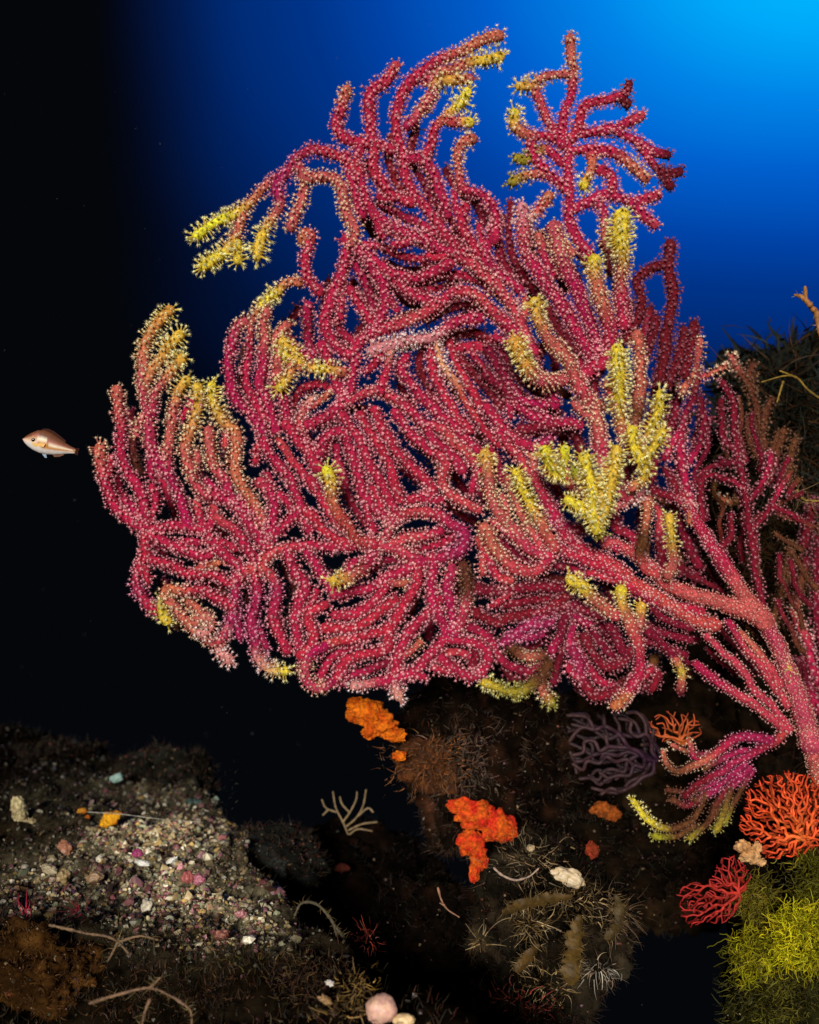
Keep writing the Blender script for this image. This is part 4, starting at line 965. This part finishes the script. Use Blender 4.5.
tuft(345, 1015, .81, 120, 14, (16, 5, 6), 'brown curly tuft at the bottom edge left of the pale shell', [(.17, .10, .03), (.10, .06, .02)], curl=1.4)

# flat brown fronds
M_frond = mat_attr('frond', .6, .3, 70, .45, .4, .15)
def frond(pts, d, w0, label, colr, seed=0):
    q, s = catmull(pts, 2); n = len(q); u = s/s[-1]
    dd = d+np.array([8*noise.noise(Vector((a/15, seed, 0))) for a in s])/F
    W = np.stack([(q[:, 0]-409.5)/F*dd, dd, -(q[:, 1]-512)/F*dd], 1); t, a, b = frames(W)
    wd = w0/F*d*np.clip(np.minimum(u*6+.35, (1-u)*3+.25), 0, 1); side = np.cross(t, [0, 1, .25]); side /= np.linalg.norm(side, axis=1)[:, None]
    V_ = []; m = 7
    for k in range(m):
        x_ = (k/(m-1))*2-1; rim = (1+.25*NR.randn(n)*(abs(x_) > .9))
        V_.append(W+side*(wd*x_*rim)[:, None]+np.array([0, -1, 0])*((.35*wd*(1-x_*x_)))[:, None])
    top = np.stack(V_, 1); bot = top+np.array([0, .0015, 0]); V_ = np.vstack([top.reshape(-1, 3), bot.reshape(-1, 3)])
    i = np.arange(n-1)[:, None]*m; j = np.arange(m-1)[None]; Q = np.stack([i+j, i+j+1, i+m+j+1, i+m+j], -1).reshape(-1, 4); Q = np.vstack([Q, Q[:, ::-1]+n*m])
    base = P(*pts[0], d); o = mesh_np('brown_frond', V_-np.array(base), Q, np.tile(colr, (len(V_), 1))*(1+.2*NR.randn(len(V_), 1)), M_frond, smooth=True); o.location = base
    tag(o, label, 'seaweed', 'brown strap fronds on the bottom rock')
    # hairs along the blade
    k = NR.randint(0, n, 170); sgn = NR.choice([-1, 1], 170); rt_ = W[k]+side[k]*(wd[k]*sgn)[:, None]
    tag(blades('fringe', rt_-np.array(base), side[k]*sgn[:, None]+[0, -.3, 0], .007, .0003, pick_cols(PALE, 170), 4, .6, o, (0, 0, 0), 0, M_fil), kind='stuff')
frond([(502, 913), (520, 905), (545, 899), (572, 897)], .97, 6, 'long brown strap frond lying nearly level', (.075, .042, .009), 1)
frond([(572, 985), (572, 960), (575, 938), (580, 915)], .965, 8, 'broad brown frond hanging straight down', (.085, .048, .009), 2)
frond([(516, 972), (524, 962), (532, 952), (540, 945)], .97, 5, 'short brown frond slanting to the lower left', (.08, .042, .009), 3)
frond([(606, 940), (616, 928), (619, 912), (616, 895)], .99, 6, 'dull brown frond at the right of the tufts', (.055, .034, .009), 4)

# yellow-green frizzy weed
M_yg = mat_attr('yellow_green_weed', .6, .25, 60, .35, 0, .35)
def frizz(cx, cy, rx, ry, d, n, colr, label, seed):
    base = P(cx, cy, d); rg = random.Random(seed); VV = []; TT = []; CC = []; b0 = 0; off = np.array(base)
    tufts = []
    for k in range(max(6, n//38)):
        a = rg.uniform(0, 6.283); rad = rg.random()**.5; tufts.append((cx+rx*rad*math.cos(a), cy+ry*rad*math.sin(a), rg.uniform(-6, 16), rg.uniform(3.5, 8), rg.choice([.25, .45, .7, 1.0, 1.35])))
    for k in range(n):
        tx, ty, tz, tr_, tb = rg.choice(tufts); p = np.array([rg.gauss(tx, tr_), rg.gauss(ty, tr_), rg.gauss(tz, tr_*.6)])
        dr = np.array([rg.uniform(-1, 1), rg.uniform(-1, 1), rg.uniform(-.5, .8)]); path = [p.copy()]; m = rg.randint(4, 8)
        for _ in range(m):
            dr = dr+np.array([rg.uniform(-1, 1), rg.uniform(-1, 1), rg.uniform(-.7, .7)])*.9; dr /= np.linalg.norm(dr); p = p+dr*3.2; path.append(p.copy())
        q, s = catmull(path, 2.0); dd = d-q[:, 2]/F; W = np.stack([(q[:, 0]-409.5)/F*dd, dd, -(q[:, 1]-512)/F*dd], 1)
        V_, T_ = tube(W, np.linspace(.52, .30, len(W))*d/F*rg.uniform(.7, 1.3), 3, False)
        c = np.array(colr)*tb*rg.uniform(.6, 1.3)*np.array([1, rg.uniform(.85, 1.1), 1]); VV.append(V_-off); TT.append(T_+b0); CC.append(np.tile(c, (len(V_), 1))); b0 += len(V_)
    o = mesh_np('frizzy_weed', np.vstack(VV), np.vstack(TT), np.vstack(CC), M_yg); o.location = base
    return tag(o, label, 'seaweed')
frizz(800, 938, 26, 26, .955, 1500, (.50, .46, .008), 'brightest yellow-green frizzy weed at the right edge', 1)
frizz(750, 905, 20, 20, 1.0, 700, (.15, .125, .010), 'dimmer olive frizzy weed left of the bright one', 2)
frizz(754, 958, 20, 18, .975, 900, (.36, .33, .008), 'olive yellow frizzy weed below the dimmer clump', 3)
frizz(788, 985, 42, 40, .985, 2300, (.11, .10, .010), 'dark olive fuzz in the lower right corner', 4)
frizz(812, 872, 12, 26, 1.0, 600, (.18, .165, .010), 'small yellow-green frizz under the orange-red lacy coral', 5)

# brown weed at the upper right
def twig(name, strands, d, label, colr, cat='seaweed', rpx=1.6, hair=0, hcol=None, hlen=.01, mat=None):
    b = strands[0][0]; base = P(b[0], b[1], d); off = np.array(base); rt = thing(name, base, label, cat)
    for st in strands:
        q, s = catmull([(a, b_, 7*noise.noise(Vector((a/12, b_/12, 5)))) for a, b_ in st], 2)
        W = np.array([P(a, b_, d-c/F)[:] for a, b_, c in q]); V_, T_ = tube(W, np.linspace(rpx, rpx*.55, len(W))*d/F*(1+.2*NR.randn(len(W)).clip(-1, 1)), 6)
        c = np.tile(colr, (len(V_), 1))*(1+.2*NR.randn(len(V_), 1)); mesh_np('stem', V_-off, T_, c, mat or M_frond, rt, smooth=True)
        if hair:
            k = NR.randint(0, len(W), hair); h = NR.randn(hair, 3)*[1, .4, 1]
            tag(blades('filaments', W[k]-off, h, hlen, .0004, pick_cols(hcol, hair), 4, .7, rt, (0, 0, 0), 0, M_fil), kind='stuff')
    return rt
twig('yellow_stem_weed', [[(822, 400), (808, 390), (797, 378), (784, 376), (762, 382)], [(797, 378), (788, 374), (780, 371)], [(783, 382), (780, 392), (777, 402)]], 1.10, 'thin yellow-brown weed stem arching over the brown weed at the right', (.22, .13, .015), rpx=1.3)
twig('brown_sprig', [[(826, 322), (816, 312), (807, 302), (805, 287)], [(810, 305), (802, 297), (795, 295)], [(816, 312), (819, 330), (822, 342)]], 1.05, 'orange-brown knobbly sprig sticking out at the right edge above the reef', (.30, .12, .03), rpx=3.2, hair=26, hcol=[(.25, .3, .2), (.35, .2, .08)], hlen=.006)
twig('feather_hydroid', [[(830, 500), (815, 501), (803, 499), (797, 490)]], 1.06, 'dull yellow feathery hydroid at the right edge beside the thin red limb', (.26, .17, .03), 'hydroid', 1.3, 60, [(.13, .08, .03), (.2, .12, .04)], .022)
DARKW = [(.010, .014, .010), (.016, .014, .006), (.008, .012, .012)]
def leafy(x, y, d, n, ln, wd, label, pal, spread, cat='seaweed', ndir=(-.3, -.1, .8)):
    base = P(x, y, d); r = NR.randn(n, 3)*np.array(spread)/F*d; nn = np.tile(ndir, (n, 1))+NR.randn(n, 3)*.5
    o = blades('leafy_weed', r, nn, ln/F*d, wd/F*d, pick_cols(pal, n), 6, .7, None, (0, 0, 0), .15, M_weed); o.location = base
    return tag(o, label, cat)
leafy(762, 378, 1.35, 520, 22, 2.6, 'dark leafy weed against the blue water, left of the right edge', DARKW, (16, 12, 10))
leafy(800, 384, 1.38, 700, 26, 2.8, 'darker leafy weed clump against the blue at the right edge', DARKW, (16, 12, 14))
leafy(732, 400, 1.36, 300, 18, 2.6, 'dark weed low behind the orange finger at the right', DARKW, (9, 10, 14))
leafy(790, 430, 1.22, 1400, 38, 1.0, 'fine rusty brown weed hanging over the right reef wall', [(.022, .012, .005), (.012, .014, .006), (.05, .022, .007), (.010, .014, .010)], (26, 10, 36), ndir=(-.3, -.3, -.1))
leafy(800, 510, 1.24, 1200, 34, .9, 'fine dark brown weed beside the feathery hydroid', [(.025, .012, .005), (.018, .010, .005), (.05, .025, .008)], (22, 10, 34), ndir=(-.3, -.3, -.2))
leafy(775, 565, 1.24, 900, 28, .9, 'olive brown weed behind the top of the trunk', [(.04, .03, .008), (.03, .018, .006), (.06, .02, .01)], (20, 10, 26), ndir=(-.2, -.3, 0))

# twiggy olive weed over the bottom left
OL = [(.10, .06, .018), (.07, .05, .015), (.12, .09, .03)]
twig('twiggy_weed', [[(50, 925), (85, 933), (118, 942), (150, 985)], [(118, 942), (108, 962), (102, 973)], [(118, 942), (140, 936), (158, 940)], [(130, 960), (142, 965)]], .92, 'long tan twiggy weed crossing the dark hollow at the lower left', (.15, .09, .045), rpx=1.7, hair=40, hcol=OL, hlen=.008)
twig('twiggy_weed', [[(90, 1003), (120, 994), (150, 988), (175, 998)], [(150, 1000), (145, 1012), (142, 1026)], [(175, 998), (190, 1010), (192, 1026)], [(150, 988), (160, 978)]], .83, 'tan twiggy weed arching over the bottom edge', (.16, .09, .05), rpx=2.0, hair=50, hcol=OL, hlen=.008)
twig('twiggy_weed', [[(330, 975), (338, 950), (334, 925), (318, 905), (302, 903), (295, 915)], [(334, 925), (342, 935), (350, 948)], [(338, 960), (360, 962), (382, 972)]], .98, 'dull brown arching weed right of the purplish sponge', (.07, .055, .03), rpx=2.4, hair=70, hcol=OL, hlen=.008)
twig('twiggy_weed', [[(438, 888), (441, 899), (447, 909), (459, 917)], [(444, 905), (440, 903)]], 1.05, 'single pinkish worm-like twig in the dark gap', (.30, .15, .09), rpx=1.2)
twig('twiggy_weed', [[(494, 868), (502, 875), (514, 880), (522, 879), (530, 876), (538, 869)]], .99, 'pale v-shaped twig left of the white broken shell', (.34, .24, .18), rpx=1.5)
twig('fishing_line', [[(88, 812), (120, 814), (160, 819), (200, 822)]], 1.22, 'thin pale line lying across the back of the gravel', (.30, .28, .22), 'line', rpx=.5)
def bedweed(cx, cy, rx, ry, n, ln, label, pal, curl=1.0, width=.0007, lift=.6):
    rt_ = []; base = ground_at(cx, cy)
    for _ in range(n):
        g = ground_at(cx+R.gauss(0, rx), cy+R.gauss(0, ry))
        if g.x > edge_x(g.y)-.05 or g.z < -.505 or noise.noise(Vector((g.x*16, g.y*16, 40+cx))) < R.uniform(-.35, .25): continue
        rt_.append(g[:])
    n = len(rt_); rt_ = np.array(rt_)-np.array(base); o = blades('turf_weed', rt_, np.tile((0, -.4, lift), (n, 1)), ln/F*R.uniform(.5, .75), width*.6, pick_cols(pal, n, .7)*.75, 5, curl*2.2, None, (0, 0, 0), .1, M_fil); o.location = base
    return tag(o, label, 'seaweed', kind='stuff')
bedweed(205, 950, 45, 14, 2200, 13, 'olive green fuzz below the gravel', [(.07, .06, .010), (.035, .03, .008), (.09, .06, .015)])
bedweed(150, 990, 70, 18, 2600, 14, 'brown fuzz over the bottom left rocks', [(.05, .028, .010), (.03, .014, .006), (.08, .03, .012)])
bedweed(290, 985, 60, 22, 2800, 13, 'reddish brown fuzz along the bottom edge', [(.06, .022, .010), (.035, .012, .008), (.05, .032, .012), (.12, .07, .02)])
bedweed(120, 800, 80, 18, 1500, 10, 'dim green-brown fuzz on the back of the ledge', [(.03, .03, .018), (.02, .018, .010), (.05, .04, .02)])
bedweed(50, 905, 40, 14, 900, 12, 'dark wine red fuzz left below the gravel', [(.05, .012, .012), (.03, .015, .010), (.02, .02, .012)])
bedweed(80, 850, 50, 26, 900, 8, 'short green-brown fuzz among the left gravel', [(.06, .05, .015), (.04, .03, .015), (.03, .025, .02)])
tuft(60, 985, .9, 250, 6, (40, 8, 16), 'rust brown fuzz on the corner mound', [(.10, .045, .010), (.07, .028, .008)], curl=.9)

# ------------------------------------------------------------------ the fish
def build_fish():
    x0, y0, d = 49, 445, .96; base = P(x0, y0, d); sc = d/F
    rt = thing('fish', base, 'small brown and cream striped fish swimming left of the sea fan', 'fish')
    # along the body x (nose -26 .. tail root 25), profile top, bottom, half thickness in px
    prof = [(-26.5, 1.0, .8, .5), (-24, 4.2, 3.6, 2.0), (-20, 8.2, 6.4, 3.6), (-14, 12.6, 9.0, 5.0), (-7, 14.4, 10.6, 5.8), (0, 13.0, 10.4, 5.6), (8, 9.6, 8.8, 4.4), (16, 6.0, 6.2, 3.0), (22, 3.8, 4.0, 1.8), (27, 2.6, 2.8, 1.0)]
    pr = np.array(prof); xs_ = np.linspace(-26.5, 27, 44); T_, B_, H_ = (np.interp(xs_, pr[:, 0], pr[:, k]) for k in (1, 2, 3))
    m = 20; V_ = []; C_ = []
    for x, a, b, h in zip(xs_, T_, B_, H_):
        for k in range(m):
            th = 2*math.pi*k/m; cy, sy = math.cos(th), math.sin(th); z = (a if sy > 0 else b)*sy; V_.append((x, h*cy, z))
            # pigment: back brown, eye stripe, cream line, amber band, white belly
            f = z/(a if z > 0 else b)
            g = f+.12*math.sin(x*.12)
            if g > .48: c = (.16, .055, .025)
            elif g > .30: c = (.36, .10, .06)
            elif g > .02: c = (.88, .76, .55) if x > -11 else (.50, .26, .14)
            elif g > -.38: c = (.55, .21, .025) if x > -10 else (.74, .52, .40)
            else: c = (.66, .60, .56)
            if -19 < x < -8 and -.45 < f < .0 and abs((x+14)*.05+f+.2) < .16: c = (.80, .48, .05)
            if x < -14 and .05 < f < .25: c = (.20, .08, .05)
            C_.append(tuple(q_*.8 for q_ in c))
    V_ = np.array(V_); n = len(xs_); i = np.arange(n-1)[:, None]*m; j = np.arange(m)[None]; k = (j+1) % m
    Q = np.stack([i+j, i+k, i+m+k, i+m+j], -1).reshape(-1, 4); Tr = np.vstack([Q[:, [0, 1, 2]], Q[:, [0, 2, 3]]])
    V_ = np.vstack([V_, [(-27.2, 0, 0)], [(27.6, 0, 0)]]); C_ += [(.6, .4, .35), (.5, .3, .15)]
    Tr = np.vstack([Tr, [(n*m, (a+1) % m, a) for a in range(m)], [(n*m+1, (n-1)*m+a, (n-1)*m+(a+1) % m) for a in range(m)]])
    ang = math.radians(-13); ca, sa = math.cos(ang), math.sin(ang)
    def tf(v): v = np.asarray(v, float); return np.stack([v[:, 0]*ca-v[:, 2]*sa, v[:, 1]+v[:, 0]*.12, v[:, 0]*sa+v[:, 2]*ca], 1)*sc*.95
    M_fin = mat_attr('fin_skin', .8, .05, 300, .2, 0, .4); M_f = mat_attr('fish_skin', .5, .3, 300, .12, 0)
    mesh_np('body', tf(V_), Tr, np.array(C_), M_f, rt, smooth=True)
    def fin(nm, outline, th, colr):
        o_ = np.array(outline, float); n_ = len(o_); a = np.c_[o_[:, 0], np.full(n_, -th), o_[:, 1]]; b = np.c_[o_[:, 0], np.full(n_, th), o_[:, 1]]
        V2 = np.vstack([a, b, [a.mean(0)], [b.mean(0)]]); T2 = []
        for k in range(n_):
            l = (k+1) % n_; T2 += [(k, l, 2*n_), (n_+l, n_+k, 2*n_+1), (k, n_+k, n_+l), (k, n_+l, l)]
        mesh_np(nm, tf(V2), T2, np.tile(colr, (len(V2), 1)), M_fin, rt)
    fin('dorsal_fin', [(-12, 12), (-9, 15.5), (-4, 16.6), (2, 15.2), (8, 12.5), (13, 9.8), (16, 8.0), (15, 5.2), (8, 8.8), (0, 12)], .35, (.06, .022, .016))
    fin('anal_fin', [(5, -8.6), (8, -11), (13, -9.6), (17, -6.6), (16, -5)], .3, (.22, .10, .07))
    fin('pelvic_fin', [(-6, -9.6), (-1, -14), (1, -13.6), (-1, -9.4)], .3, (.35, .45, .55))
    fin('tail_fin', [(26, 2.2), (28.5, 3.4), (31, 3.8), (30.3, 0), (30.6, -4), (28, -3.8), (26, -2.4)], .3, (.05, .015, .01))
    pf = [(-10, -1.5), (-5, .8), (-1, .2), (-2, -3), (-7, -4)]
    o_ = np.array(pf); V2 = np.c_[o_[:, 0], [-5.4, -6.6, -7.2, -7.0, -5.8], o_[:, 1]]; V2 = np.vstack([V2, V2+[0, .3, 0]])
    T2 = [(0, 1, 2), (0, 2, 3), (0, 3, 4), (5, 7, 6), (5, 8, 7), (5, 9, 8)]; mesh_np('pectoral_fin', tf(V2), T2, np.tile((.66, .36, .10), (10, 1)), M_f, rt)
    v, f = ICO[2]; M_e = mat_attr('fish_eye', .12, .6, 100, 0, 0)
    for sy in (-1, 1):
        e = mesh_np('eye', tf(v*[3.1, 1.2, 3.1]+[-14.5, 4.2*sy, 1.8]), f, np.tile((.55, .33, .15), (len(v), 1)), M_e, rt, smooth=True)
        mesh_np('pupil', tf(v*[2.0, .8, 2.0]+[-14.5, 4.9*sy, 1.8]), f, np.tile((.004, .004, .005), (len(v), 1)), M_e, e, smooth=True)
build_fish()

# ------------------------------------------------------------------ drifting specks
v, f = ICO[1]; VV = []; TT = []; CC = []; b0 = 0
for k in range(240):
    p = P(R.uniform(-40, 860), R.uniform(-40, 1060), R.uniform(.5, 1.9)); r_ = R.uniform(.00012, .00034)
    VV.append(v*r_*[1, 1, R.uniform(.5, 1.5)]+np.array(p)); TT.append(f+b0); CC.append(np.tile((.10, .11, .11), (len(v), 1))); b0 += len(v)
tag(mesh_np('drifting_specks', np.vstack(VV), np.vstack(TT), np.vstack(CC), M_shell), 'fine pale specks drifting in the water', 'specks', kind='stuff')
